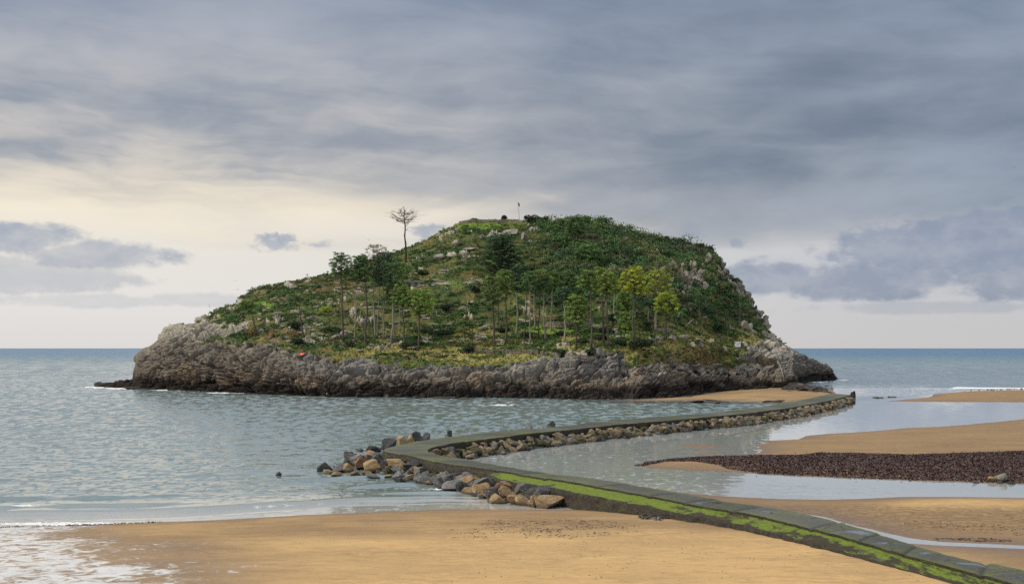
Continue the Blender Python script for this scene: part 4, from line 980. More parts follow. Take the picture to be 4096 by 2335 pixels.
# ------------------------------------------------------------------ pines
M_bark = M_stem
def pine(base, top, crown, label, leaf=(0.030, 0.052, 0.018), bark=(0.115, 0.092, 0.078), tr=9.0, style='pine', dens=1.0, seed=0, name='pine_tree', group='pines on the island', stubs=8, tmin=2.8, twopad=None):
    """base, top: pixels; crown: (left, right, top, bottom) pixels, or None; tr: trunk width at the base, pixels"""
    rng = np.random.default_rng(300 + seed)
    p, _ = on_island(base[0], base[1], tmin)
    k = p[1] / F
    hgt = (base[1] - top[1]) * k; dx = (top[0] - base[0]) * k
    e = empty(name, (p[0], p[1], p[2] - 0.3), label, 'pine' if style != 'cedar' else 'cedar', group)
    m = 13; t = np.linspace(0, 1, m)
    wob = np.cumsum(rng.normal(size=(m, 2)) * 0.030 * hgt / m * 3, 0) ; wob -= t[:, None] * wob[-1]
    path = np.stack([dx * t + wob[:, 0], wob[:, 1], hgt * t + 0.3 * 0], 1)
    path[:, 2] = (hgt + 0.3) * t
    r0 = tr * k / 2
    b = MB()
    bc = np.array(bark) * rng.uniform(.85, 1.15)
    rad = r0 * (1 - 0.72 * t ** 1.1); rad[0] *= 1.35
    b.tube(path, rad, 8, bc)
    at_t = lambda s: np.array([np.interp(s, t, path[:, q]) for q in range(3)])
    pads = []
    if crown is not None:
        cl, cr_, ct, cb = crown
        zc0 = (base[1] - cb) * k; zc1 = (base[1] - ct) * k
        xl, xr = (cl - base[0]) * k, (cr_ - base[0]) * k
        xc, rx = (xl + xr) / 2, (xr - xl) / 2
        nb = int((14 + 8 * rx) * {'sparse': .55, 'dead': .36}.get(style, 1.0))
        for q in range(nb):
            f = (q + rng.uniform(.1, .9)) / nb
            zt = zc0 + (zc1 - zc0) * f
            # width of the crown at that height: widest a third up for pines, layered for the cedar
            if style == 'cedar': wf = (1.0 - 0.55 * f) * rng.uniform(.6, 1.08)
            else: wf = (math.sin(math.pi * min(1, .22 + .70 * f)) ** .6) * rng.uniform(.62, 1.12)
            a = q * 2.4 + rng.uniform(-.5, .5)
            # spread alternately left and right so that the outline is ragged
            tip = np.array([xc + rx * wf * math.cos(a), rx * .8 * wf * math.sin(a), zt])
            s0 = np.clip((zt - rx * wf * rng.uniform(.25, .6)) / hgt, .25, .97)
            o_ = at_t(s0); mid_ = (o_ + tip) / 2 + np.array([0, 0, -.10 * rx * wf])
            b.tube([o_, mid_, tip], [r0 * .30, r0 * .2, r0 * .08], 5, bc * .9)
            pr_ = (lambda: rng.uniform(.34, .62) * (1.25 if style == 'cedar' else 1.0) * (.8 + .06 * rx))
            pads.append((tip, pr_()))
            for _ in range(1 if style == 'sparse' else 3):
                w_ = rng.uniform(.45, 1.0)
                c_ = o_ * (1 - w_) + tip * w_ + rng.normal(size=3) * [.22 * rx, .22 * rx, .05 * rx if style == 'cedar' else .12 * rx]
                b.tube([mid_, c_], [r0 * .12, r0 * .04], 4, bc * .9)
                pads.append((c_, pr_()))
            if style in ('sparse', 'dead'):
                for _ in range(4):
                    d = tip + rng.normal(size=3) * [rx * .22, rx * .22, rx * .12]
                    b.tube([mid_ * .4 + tip * .6, d], [r0 * .10, r0 * .04], 4, bc * .9)
        pads.append((np.array([dx * .98, 0, zc1 - .4]), .6))
    for q in range(stubs):
        s0 = rng.uniform(.35, .8); o_ = at_t(s0); a = rng.uniform(0, 6.28); L = rng.uniform(.5, 1.5)
        b.tube([o_, o_ + [math.cos(a) * L, math.sin(a) * L, rng.uniform(-.2, .4)]], [r0 * .22, r0 * .08], 4, bc * .85)
    link('trunk', b.mesh('trunk', M_bark, True), e)
    if pads and style != 'dead':
        Ps, Ns, Cs = [], [], []
        fl_ = 0.30 if style == 'cedar' else (0.46 if style != 'sparse' else .6)
        for c0, r in pads:
            n = int((20 + 60 * r * r) * dens * (0.55 if style == 'sparse' else 1.0))
            d = rng.normal(size=(n, 3)); d /= np.linalg.norm(d, axis=1)[:, None]
            rr = r * rng.uniform(.35, 1.08, n) ** .6
            P = c0 + d * rr[:, None] * [1, 1, fl_]
            Ps.append(P); Ns.append(d * [.6, .6, 1]); Cs.append(np.array(leaf) * 3.9 * rng.uniform(.78, 1.25, (n, 1)) * rng.uniform(.66, 1.45))
        P = np.concatenate(Ps); n = len(P)
        V, f, c = leaves(P, np.concatenate(Ns), rng.uniform(.16, .34, n), rng.uniform(.05, .10, n), np.concatenate(Cs), .8, rng)
        link('crown', mesh('crown', V, f, M_leaf, False, c), e)
    return e
G1 = (0.028, 0.047, 0.017); G2 = (0.042, 0.061, 0.017); GY = (0.070, 0.088, 0.016); GB = (0.098, 0.106, 0.014); GD = (0.019, 0.036, 0.018); PB = (0.26, 0.225, 0.19); DB = (0.100, 0.080, 0.068); BRN = (0.060, 0.058, 0.028)
L_ = 'pine'
pines = [
 ((1374, 1364), (1365, 1014), (1316, 1414, 1012, 1098), 'leftmost tall pine, dark trunk and open dark crown against the sky', G1, DB, 10, 'pine', .75),
 ((1423, 1368), (1433, 1022), (1408, 1480, 1020, 1120), 'slim pale trunked pine second in the left grove', G1, PB, 7, 'pine', .8),
 ((1468, 1376), (1458, 1030), (1404, 1486, 1020, 1116), 'stout dark pine third in the left grove', G1, DB, 11, 'pine', .9),
 ((1503, 1354), (1497, 978), (1450, 1556, 975, 1042), 'pine with a thin brown half bare top above the left grove', BRN, PB, 8, 'sparse', 1.0),
 ((1512, 1350), (1520, 1025), (1466, 1560, 1025, 1120), 'pine standing close against the half bare one', G1, PB, 6, 'pine', .9),
 ((1530, 1359), (1532, 1006), (1490, 1592, 1004, 1136), 'tallest full crowned dark pine of the left grove', GD, PB, 8, 'pine', 1.1),
 ((1569, 1368), (1576, 1060), (1540, 1620, 1045, 1150), 'pale trunked pine right of the tallest dark one in the left grove', G1, PB, 9, 'pine', .9),
 ((1577, 1362), (1583, 1140), (1538, 1608, 1130, 1215), 'shorter pine with a low crown behind the leaning trunk', G2, PB, 7, 'pine', 1.0),
 ((1598, 1326), (1597, 1130), (1570, 1625, 1120, 1190), 'thin distant pine between the low crowns of the left grove', G2, PB, 5, 'pine', .8),
 ((1626, 1393), (1612, 1150), (1560, 1640, 1138, 1216), 'dark stemmed pine left of the bright lone one', G2, DB, 9, 'pine', 1.0),
 ((1672, 1403), (1675, 1160), (1617, 1738, 1158, 1242), 'bright green round crowned pine at the right end of the left grove', (0.060, 0.090, 0.018), DB, 9, 'pine', 1.15),
 ((1618, 1146), (1592, 1050), (1584, 1642, 1046, 1110), 'small leaning pine on the slope behind the left grove', G2, DB, 7, 'pine', .7),
 ((1030, 1340), (992, 1222), (956, 1012, 1200, 1230), 'small windblown pine leaning left above the left cliff', G2, DB, 7, 'pine', 1.0),
 ((1218, 1359), (1195, 1190), (1142, 1202, 1178, 1200), 'nearly bare thin pine with one low tuft on the left slope', G1, DB, 8, 'sparse', 1.0),
 ((1977, 1386), (1968, 1110), (1922, 2006, 1100, 1206), 'pine with a wide olive crown at the left edge of the right grove', (0.045, 0.062, 0.020), DB, 11, 'pine', 1.0),
 ((1992, 1324), (1999, 1090), (1975, 2030, 1085, 1165), 'thin pine just behind the wide olive crowned one', G2, DB, 6, 'pine', .9),
 ((2033, 1372), (2024, 1082), (1990, 2060, 1079, 1165), 'dark barked pine third in the right grove', G2, DB, 9, 'pine', .9),
 ((2065, 1343), (2066, 1058), (2038, 2102, 1055, 1162), 'tall dark column crowned pine in the right grove', GD, PB, 9, 'pine', 1.1),
 ((2098, 1358), (2105, 1092), (2082, 2130, 1088, 1160), 'very thin dark trunk right of the column crowned pine', G1, DB, 6, 'pine', .8),
 ((2118, 1374), (2119, 1085), (2094, 2160, 1083, 1160), 'pale thin pine standing forward in the right grove', G1, PB, 7, 'pine', .9),
 ((2135, 1319), (2140, 1095), (2120, 2172, 1092, 1150), 'pale pine standing back behind the thin forward one', G2, PB, 8, 'pine', .8),
 ((2158, 1353), (2162, 1080), (2124, 2205, 1076, 1148), 'slender pine under the brown tinged crown in mid grove', (0.055, 0.062, 0.020), DB, 6, 'pine', .8),
 ((2182, 1362), (2178, 1100), (2150, 2210, 1096, 1160), 'stout grey pine in the middle of the right grove', G1, PB, 9, 'pine', .8),
 ((2199, 1310), (2198, 1120), (2180, 2225, 1112, 1160), 'faint distant pine beside the pale double trunk', G1, PB, 5, 'pine', .7),
 ((2207, 1326), (2208, 1090), (2190, 2238, 1085, 1145), 'pale straight pine left of the ruined wall', G2, PB, 8, 'pine', .9),
 ((2263, 1370), (2255, 1150), (2222, 2290, 1150, 1205), 'half dead pale trunk with a dark low crown behind it', GD, PB, 9, 'pine', .9),
 ((2277, 1319), (2273, 1090), (2238, 2312, 1085, 1140), 'flat topped pine rising behind the ruined wall', G1, DB, 6, 'pine', 1.0),
 ((2306, 1398), (2299, 1180), (2257, 2357, 1177, 1282), 'short leafy green pine at the front of the right grove', (0.052, 0.076, 0.018), DB, 9, 'pine', 1.1),
 ((2367, 1386), (2362, 1085), (2310, 2400, 1078, 1150), 'pine in front of the tall ruined wall with a broad crown', G2, DB, 8, 'pine', 1.0),
 ((2415, 1382), (2404, 1070), (2366, 2446, 1068, 1160), 'left one of the two close tall pines right of the ruins', (0.058, 0.074, 0.018), DB, 10, 'pine', 1.0),
 ((2429, 1391), (2426, 1090), (2400, 2470, 1085, 1165), 'right one of the two close tall pines right of the ruins', (0.058, 0.074, 0.018), DB, 10, 'pine', 1.0),
 ((2458, 1281), (2458, 1112), (2430, 2492, 1108, 1158), 'pale far trunk with a small olive crown', GY, PB, 8, 'pine', .9),
 ((2535, 1362), (2533, 1070), (2480, 2588, 1069, 1165), 'bright yellow green pine with a dark mossy trunk', GB, DB, 10, 'pine', 1.1),
 ((2595, 1322), (2597, 1200), (2575, 2630, 1195, 1212), 'pale bare trunk with a thin dark flat crown', GD, PB, 7, 'pine', .9),
 ((2622, 1324), (2631, 1078), (2576, 2692, 1076, 1185), 'yellow tinged pine with broad shelves of foliage', (0.078, 0.088, 0.015), PB, 10, 'pine', .9),
 ((2662, 1362), (2662, 1168), (2618, 2716, 1165, 1244), 'rightmost pine of the right grove, low yellow green crown', (0.080, 0.098, 0.016), DB, 8, 'pine', 1.0),
 ((2494, 1310), (2494, 1170), (2454, 2532, 1166, 1236), 'green rounded pine crown behind the bright yellow green pine', (0.045, 0.070, 0.018), DB, 7, 'pine', 1.0),
 ((2502, 1335), (2505, 1250), (2470, 2545, 1246, 1320), 'young green pine below the rounded crown', (0.050, 0.076, 0.018), DB, 6, 'pine', 1.0),
 ((2299, 998), (2299, 872), (2250, 2346, 868, 932), 'pine high on the summit slope breaking the skyline', G1, DB, 8, 'pine', 1.0),
 ((2355, 1050), (2355, 976), (2296, 2412, 974, 1032), 'flat domed green pine high on the slope', (0.034, 0.060, 0.020), DB, 6, 'pine', 1.1),
 ((2235, 1230), (2238, 1150), (2210, 2290, 1150, 1205), 'dark rounded pine low behind the middle of the right grove', GD, DB, 6, 'pine', 1.0),
]
for i, (b_, t_, c_, lb, lf, bk, tw, st_, dn) in enumerate(pines): pine(b_, t_, c_, lb, lf, bk, tw, st_, dn, i)
pine((2002, 1100), (2012, 945), (1910, 2098, 941, 1080), 'big dark cedar with layered branches on the upper slope', (0.017, 0.033, 0.015), DB, 14, 'cedar', 1.5, 70, 'cedar_tree', 'pines on the island', 0)
pine((1624, 1057), (1616, 830), (1548, 1686, 834, 876), 'tall lone dead pine, bare flat crown standing high above the skyline', BRN, (.052, .042, .036), 9, 'dead', 1, 71, 'dead_pine', 'dead pines', 14)
pine((2959, 1313), (2959, 1180), (2930, 2990, 1185, 1290), 'thin bare dead pine on the steep right slope', BRN, (0.10, 0.095, 0.085), 5, 'dead', 1, 72, 'dead_pine', 'dead pines', 12)
# ------------------------------------------------------------------ boulders: a dozen shapes, copied
def icosphere(sub):
    import bmesh
    bm = bmesh.new(); bmesh.ops.create_icosphere(bm, subdivisions=sub, radius=1.0)
    V = np.array([v.co[:] for v in bm.verts]); Fc = np.array([[v.index for v in f.verts] for f in bm.faces]); bm.free()
    return V, Fc
ICO_V, ICO_F = icosphere(4)
def make_rock_material():
    m, s = material('boulder_stone')
    p = s.objpos(); x, y, z = s.xyz(p)
    oi = s.node('ShaderNodeObjectInfo'); c = E(s.nt, oi.outputs['Color']); r = E(s.nt, oi.outputs['Random'])
    q = s.vec(x + r * 37.0, y, z)
    n = s.noise(q, 1.6, 5, 0.65, 0.4); f = s.noise(q, 7.0, 6, 0.7); v = s.noise(s.vec(x * 1.5 + r * 11.0, y * 1.5, z * 5.0), 1.0, 4, 0.6, 1.0)
    k = s.node('ShaderNodeVectorMath', operation='SCALE'); s.put(k, 0, c); s.put(k, 'Scale', f.step(0.3, 0.7, 0.65, 1.25) * n.step(0.3, 0.7, 0.75, 1.2))
    cc = E(s.nt, k.outputs[0])
    cc = s.mix((v - 0.5).abs().step(0.022, 0.006) * n.step(0.5, 0.6) * 0.7, cc, (0.42, 0.40, 0.36))
    cc = s.mix(n.step(0.60, 0.72) * 0.45, cc, (0.050, 0.048, 0.046))
    wz = E(s.nt, s.node('ShaderNodeNewGeometry').outputs['Position']); wx, wy, wzz = s.xyz(wz)
    wet = (wzz + n * 0.25).step(0.50, 0.22)
    cc = s.mix(wet * 0.72, cc, (0.030, 0.026, 0.020))
    s.out(s.principled(cc, 0.85 - wet * 0.4, 0.3, s.bump(n * 0.5 + f * 0.35, 1.0, 0.35)))
    return m
M_rock = make_rock_material()
def rock_mesh(seed, cuts=13, rough=0.05):
    rng = np.random.default_rng(seed)
    V = ICO_V.copy()
    V *= np.array([1, rng.uniform(.7, 1), rng.uniform(.65, .9)])
    for _ in range(cuts):
        n = rng.normal(size=3); n /= np.linalg.norm(n); h = rng.uniform(.28, .66)
        d = V @ n - h; V -= np.clip(d, 0, None)[:, None] * n * 0.97
    nn = V / np.linalg.norm(V, axis=1)[:, None]
    V += nn * (fbm(V * 1.7 + seed, 4, seed) * rough * 1.0 + (np.abs(perlin(V * 2.6, seed)) - .2) * rough * .8)[:, None]
    ext = V.max(0) - V.min(0)
    V = (V - (V.max(0) + V.min(0)) / 2) / ext
    V[:, 2] += 0.5                                                  # unit box standing on z = 0
    me = mesh('boulder', V, ICO_F, M_rock, False)
    return me
ROCKS = [rock_mesh(500 + i, 10 + i % 6, 0.035 + 0.012 * (i % 3)) for i in range(14)]
RC = {'d': (0.068, 0.067, 0.066), 'g': (0.150, 0.147, 0.142), 't': (0.30, 0.205, 0.105), 'r': (0.215, 0.120, 0.066), 'm': (0.080, 0.076, 0.030), 'p': (0.29, 0.262, 0.21), 'b': (0.045, 0.038, 0.032), 'n': (0.215, 0.165, 0.100)}
RN = {'d': 'dark grey', 'g': 'grey', 't': 'tan', 'r': 'reddish brown', 'm': 'mossy green', 'p': 'pale', 'b': 'blackish'}
rr_ = np.random.default_rng(77)
def boulder(loc, size, col, label, group, name='boulder', cat='boulder', seed=None, yaw=None, tilt=0.25):
    k = int(rr_.integers(0, len(ROCKS))) if seed is None else seed % len(ROCKS)
    o = link(name, ROCKS[k], None, loc, (rr_.uniform(-tilt, tilt), rr_.uniform(-tilt, tilt), rr_.uniform(0, 6.28) if yaw is None else yaw), size)
    c = np.array(RC[col]) * rr_.uniform(.82, 1.2)
    o.color = (*c, 1)
    return tag(o, label, cat, group)
# the loose heap on the seaward side of the bend: (centre x, foot y, width, height) in a crop of the photograph, colour
heap_px = [(212, 605, 120, 78, 'd'), (325, 608, 105, 42, 'g'), (230, 628, 85, 38, 't'), (315, 655, 98, 50, 't'), (420, 600, 115, 72, 't'), (405, 522, 84, 36, 'g'), (490, 528, 125, 68, 'g'), (432, 500, 85, 44, 'd'), (510, 440, 64, 32, 'd'), (620, 442, 135, 52, 'd'), (702, 416, 42, 36, 'd'),
 (545, 562, 130, 95, 'r'), (600, 482, 95, 54, 't'), (600, 606, 165, 112, 't'), (662, 500, 104, 62, 'g'), (650, 545, 84, 62, 'g'), (762, 502, 92, 56, 'r'), (842, 532, 112, 60, 'm'), (915, 552, 95, 70, 'd'), (952, 562, 84, 50, 'm'), (955, 612, 104, 58, 'm'), (870, 592, 74, 62, 't'), (760, 622, 74, 74, 'm'), (800, 622, 84, 64, 'g'),
 (560, 637, 115, 38, 't'), (470, 642, 85, 38, 't'), (610, 668, 124, 42, 'g'), (700, 642, 66, 34, 'g'), (750, 657, 64, 24, 't'), (850, 662, 114, 52, 'g'), (840, 702, 84, 42, 'd'), (900, 692, 64, 32, 'g'), (960, 667, 122, 40, 't'), (1042, 652, 64, 34, 't'), (1050, 712, 152, 68, 'g'), (1092, 718, 64, 34, 't'), (1172, 738, 122, 88, 'g'),
 (1240, 682, 104, 62, 'g'), (1300, 704, 142, 84, 'g'), (1212, 748, 94, 34, 'd'), (1312, 772, 200, 98, 'g'), (1440, 684, 122, 64, 'g'), (1482, 692, 92, 54, 't'), (1392, 782, 104, 92, 'd'), (1440, 802, 152, 58, 't'), (1470, 732, 64, 52, 'g'), (1580, 742, 182, 94, 'g'), (1522, 802, 84, 94, 't'), (1612, 822, 142, 132, 't'), (1690, 742, 64, 42, 'r'),
 (1772, 757, 112, 78, 'r'), (1832, 742, 62, 62, 'd'), (1500, 817, 74, 32, 'd'), (1662, 852, 152, 112, 'd'), (1760, 842, 152, 102, 't'), (1690, 877, 152, 82, 't'), (1882, 792, 112, 98, 'g'), (1802, 832, 84, 72, 'd'), (1932, 802, 112, 92, 'd'), (1822, 887, 94, 78, 't'), (1872, 852, 84, 62, 't'), (1902, 897, 142, 78, 't'),
 (2062, 842, 270, 112, 'd'), (1962, 902, 64, 62, 't'), (2030, 912, 104, 122, 't'), (2122, 917, 230, 108, 't'), (2182, 812, 94, 64, 'g'), (2252, 867, 112, 72, 'g'), (2310, 905, 90, 34, 'd'), (2370, 905, 80, 36, 'b'), (2440, 905, 90, 40, 'b'), (2500, 912, 80, 36, 'm')]
yw = curve([(150, 612), (400, 640), (600, 660), (850, 702), (1050, 720), (1300, 778), (1450, 806), (1650, 884), (1900, 902), (2120, 920), (2300, 908), (2554, 915)])
yc_ = curve([(150, 430), (700, 410), (900, 460), (1080, 512), (1250, 552), (1600, 640), (1900, 700), (2100, 740), (2300, 775), (2554, 830)])
ordw = ['first', 'second', 'third', 'fourth', 'fifth', 'sixth', 'seventh', 'eighth', 'ninth', 'tenth', 'eleventh', 'twelfth', 'thirteenth', 'fourteenth', 'fifteenth', 'sixteenth', 'seventeenth']
heap = []
for (cx, fy, w, h, c) in heap_px:
    px, py = 1200 + cx / 2.128, 1600 + fy / 2.128
    t = float(np.clip((yw(cx) - fy) / (yw(cx) - yc_(cx)), 0, 1))
    heap.append((px, py, w / 2.128, h / 2.128, c, t))
special = {0: 'dark blocky boulder standing apart in the sea at the tip of the heap', 65: 'largest tan boulder, broad and flat faced, at the edge of the sand', 62: 'largest dark grey boulder lying across the shoreward end of the heap', 13: 'big rounded tan boulder in the middle of the seaward heap', 11: 'big reddish brown boulder beside the rounded tan one', 9: 'long dark boulder on top of the heap by the deck corner'}
byk = {}
for i, q in enumerate(heap):
    if i in special: continue
    row = 'bottom row' if q[5] < .28 else ('middle row' if q[5] < .62 else 'top row')
    sz = 'seaward end' if q[0] < 1690 else 'shoreward end'
    byk.setdefault((q[4], row, sz), []).append(i)
hl = dict(special)
for (c, row, sz), ids in byk.items():
    ids.sort(key=lambda i: heap[i][0])
    for n_, i in enumerate(ids):
        o_ = '' if len(ids) == 1 else ordw[n_] + ' of the '
        hl[i] = (f'{o_}{RN[c]} boulders in the {row} at the heap\'s {sz}' if o_ else f'only {RN[c]} boulder in the {row} at the heap\'s {sz}')
for i, (px, py, w, h, c, t) in enumerate(heap):
    z = 1.05 * t ** 1.2
    x, y, _ = gp(px, py, z)
    k = y / F; W, Hh = w * k * 1.10, h * k * 1.22
    dep = W * float(rr_.uniform(.7, 1.0))
    boulder((x, y + dep * .25, z - Hh * .18), (W, dep, Hh), c, hl[i], 'boulders heaped on the seaward side of the causeway bend', yaw=float(rr_.uniform(-.45, .45)))
# smaller stones wedged under and between them
for i in range(120):
    cx = float(rr_.uniform(330, 2350)); t = float(rr_.uniform(.0, .8)); fy = lerp(float(yw(cx)), float(yc_(cx)), t)
    px, py = 1200 + cx / 2.128, 1600 + fy / 2.128
    z = .95 * t; x, y, _ = gp(px, py, z); s_ = float(rr_.uniform(.7, 1.3))
    boulder((x, y + 1.0, z - .75), (s_ * 1.2, s_, s_ * .9), rr_.choice(list('ddggmt')), 'smaller filling stone wedged between the boulders of the heap', 'filling stones in the boulder heap', 'filling_stone', 'stone')
for i in range(34):
    px = 1545 + i * 14.5
    j = int(np.argmin(np.abs(np.where(np.arange(n_st) < N1 + 6, Lpx, 1e9) - px)))
    q_ = L_edge[j] + nv[j] * (0.75 + float(rr_.uniform(0, .7)) + float(aw[j])); s_ = float(rr_.uniform(.9, 1.6))
    boulder((q_[0], q_[1], float(rr_.uniform(-.35, .25))), (s_ * 1.25, s_, s_ * .85), str(rr_.choice(list('dgmbmt'))), 'weed stained stone piled against the outer wall of the bend', 'stones against the outer wall of the bend', 'wall_stone', 'stone', tilt=.5)
# a few stones over the seaward edge of the bend and the far leg
for px, py, w, h, c, lb in ((1664, 1768, 54, 26, 'd', 'dark stone peeping over the seaward edge at the bend'), (1694, 1762, 26, 14, 'g', 'small grey stone beside the dark one over the seaward edge'), (1793, 1752, 30, 12, 'd', 'dark stone over the seaward edge past the bend'), (1605, 1780, 40, 14, 't', 'tan stone against the deck corner'), (1560, 1788, 44, 16, 'd', 'flat dark stone against the seaward corner'), (2117, 1719, 24, 9, 'g', 'small stone over the seaward edge half way along the far leg'), (2206, 1713, 36, 9, 'd', 'low dark stone over the seaward edge further along the far leg'), (1640, 1774, 30, 14, 't', 'tan stone left of the dark one over the edge')):
    x, y, _ = gp(px, py, .5); k = y / F
    boulder((x, y + 1.2, -.2), (w * k * 1.3, w * k * 1.1, 1.4 + h * k * .8), c, lb, 'stones over the seaward edge', 'boulder')
# riprap along the lagoon side of the far leg
nr_rip = 0; rip_list = []
idxs = np.arange(N1 - 14, n_st - 8)
segl = along[idxs] - along[idxs[0]]
for row, (off, zb, st_, sz) in enumerate(((0.60, .58, 1.12, .88), (1.30, .22, 1.12, .92), (2.0, -.12, 1.15, .88), (2.75, -.42, 1.5, .8))):
    s_ = 0.4 + row * .5
    while s_ < segl[-1]:
        j = int(idxs[np.argmin(np.abs(segl - s_))])
        p = R_edge[j] - nv[j] * (off + float(rr_.uniform(-.3, .3)))
        big = sz * float(rr_.uniform(.7, 1.35))
        thin = .8 + .35 * float(sstep(160, 30, segl[-1] - s_))
        c = str(rr_.choice(list('tttttgmp' if row < 2 else 'tgmbbt')))
        if c == 't' or c == 'p': c_ = 'n'
        else: c_ = c
        rip_list.append(((p[0], p[1], zb + float(rr_.uniform(-.12, .12)) - .2), (big * 1.35, big * 1.05, big * .95), c_))
        nr_rip += 1
        s_ += st_ * float(rr_.uniform(.8, 1.2)) * (1.0 + .25 * row * (s_ > 60))
RL = {'n': 'tan brown rough boulder in the riprap along the lagoon side of the far leg', 'g': 'grey boulder in the riprap along the lagoon side of the far leg', 'm': 'mossy boulder in the riprap along the lagoon side of the far leg', 'b': 'black wet boulder at the foot of the riprap by the lagoon'}
rip_list.sort(key=lambda q: -q[1][0] / q[0][1])
for loc, size, c_ in rip_list[:285]: boulder(loc, size, c_, RL[c_], 'riprap boulders along the lagoon side', 'riprap_boulder', 'boulder', tilt=.6)
M_rubble = col_material('rubble_stone', .85, .25, (5.0, .12), .35, 4.0)
rb = [[], [], []]; off_ = 0
for loc, size, c_ in rip_list[285:]:
    me_ = ROCKS[int(rr_.integers(0, len(ROCKS)))]
    V_ = np.empty(len(me_.vertices) * 3, np.float32); me_.vertices.foreach_get('co', V_); V_ = V_.reshape(-1, 3) * np.array(size)
    R_ = np.array(Euler((rr_.uniform(-.6, .6), rr_.uniform(-.6, .6), rr_.uniform(0, 6.28))).to_matrix())
    V_ = V_ @ R_.T + np.array(loc)
    rb[0].append(V_); rb[1].append(ICO_F + off_); off_ += len(V_); rb[2].append(np.tile(np.array(RC[c_]) * rr_.uniform(.8, 1.2), (len(V_), 1)))
if rb[0]: tag(link('riprap_rubble', mesh('riprap_rubble', np.concatenate(rb[0]), np.concatenate(rb[1]), M_rubble, False, np.concatenate(rb[2]))), 'smaller far off rubble filling the riprap beside the causeway', 'rubble', None, 'stuff')

# stones in the water and on the sand
solo = [(1115, 1902, 24, 14, 'd', 'small dark stone alone in the sea left of the heap'), (2985, 1608, 0, 0, '', ''),
 (3975, 1924, 44, 16, 't', 'tan stone lying low at the edge of the weed bank'), (4012, 1922, 62, 24, 'p', 'largest pale stone at the edge of the weed bank'), (4006, 1934, 30, 10, 'd', 'dark stone in front of the largest pale stone by the weed bank'), (3905, 1932, 26, 10, 'g', 'small grey stone in the channel left of the stones by the weed bank'), (4046, 1936, 34, 10, 'm', 'flat greenish stone right of the stones by the weed bank'),
 (390, 1547, 46, 18, 'b', 'flat black reef rock in the foam off the left point'), (430, 1538, 46, 8, 'b', 'low black reef rock touching the left point'), (560, 1556, 60, 8, 'b', 'low black reef under the left point'),
 (1548, 1591, 20, 10, 'b', 'single dark rock in the water below the middle cliff'), (1660, 1592, 40, 7, 'b', 'low flat rock in the water below the middle cliff'), (1776, 1594, 36, 8, 'b', 'squat rock in the water right of the flat one'), (1820, 1594, 20, 7, 'b', 'small rock in the water beside the squat one'), (1857, 1598, 24, 8, 'b', 'outermost small rock in the water off the middle cliff'), (1310, 1586, 40, 7, 'b', 'low rock with a white bird on it under the left cliff'), (1615, 1586, 34, 12, 'b', 'brown rock at the water line under the middle cliff'),
 (3412, 1590, 26, 24, 'b', 'black stone standing at the island end of the causeway'), (3388, 1606, 40, 16, 'm', 'weedy stone under the island end of the causeway'), (3505, 1591, 14, 4, 'b', 'flat stone in the shallows past the causeway end'), (3528, 1591, 8, 3, 'b', 'tiny stone in the shallows past the causeway end'), (3556, 1588, 10, 4, 'b', 'small stone furthest out in the shallows past the causeway end'), (3574, 1589, 12, 3, 'b', 'low dark stone at the end of the shallows stones'),
 (2850, 1613, 40, 6, 'b', 'long black reef in the shallows before the island beach'), (2880, 1609, 60, 5, 'b', 'thin black reef behind the long one before the island beach'), (2780, 1608, 80, 5, 'b', 'broad low weed covered reef at the left of the island beach'), (3085, 1608, 36, 6, 'b', 'black reef in the shallows beside the causeway'), (3110, 1606, 30, 5, 'b', 'smaller black reef touching the causeway side'), (2760, 1588, 14, 6, 'b', 'dark stone lying on the island beach'),
 (2482, 2058, 30, 12, 'd', 'dark stone on the beach by the foot of the causeway')]
for px, py, w, h, c, lb in solo:
    if not w: continue
    x, y, _ = gp(px, py, 0.0); z = sample_sand(x, y); z = max(z, 0.0) if py > 1600 or px > 2500 else 0.0
    x, y, _ = gp(px, py, z)
    k = y / F
    wide = 2.6 if h < 9 else .9
    boulder((x, y + w * k * .3, z - .18 - h * k * .25), (w * k, w * k * wide, h * k * 1.4 + .2), c, lb, None, 'reef_rock' if c == 'b' else 'boulder', 'rock', tilt=.08)
# low spit of rock at the right foot of the island, nearer than the point behind it
for px, py, w, h in ((3188, 1562, 90, 34), (3228, 1564, 80, 30), (3262, 1566, 70, 24), (3290, 1568, 56, 16), (3210, 1568, 60, 16), (3312, 1570, 40, 9), (3250, 1570, 50, 10), (3160, 1566, 70, 30), (3175, 1572, 50, 10)):
    x, y, _ = gp(px, py, 0.2); k = y / F
    boulder((x, y + w * k * .4, -.4), (w * k * 1.0, w * k * 1.0, h * k * 1.0 + .5), 'b', 'black jagged rock of the low spit running from the island to the causeway', 'rocks of the low spit', 'spit_rock', 'rock', tilt=.12)
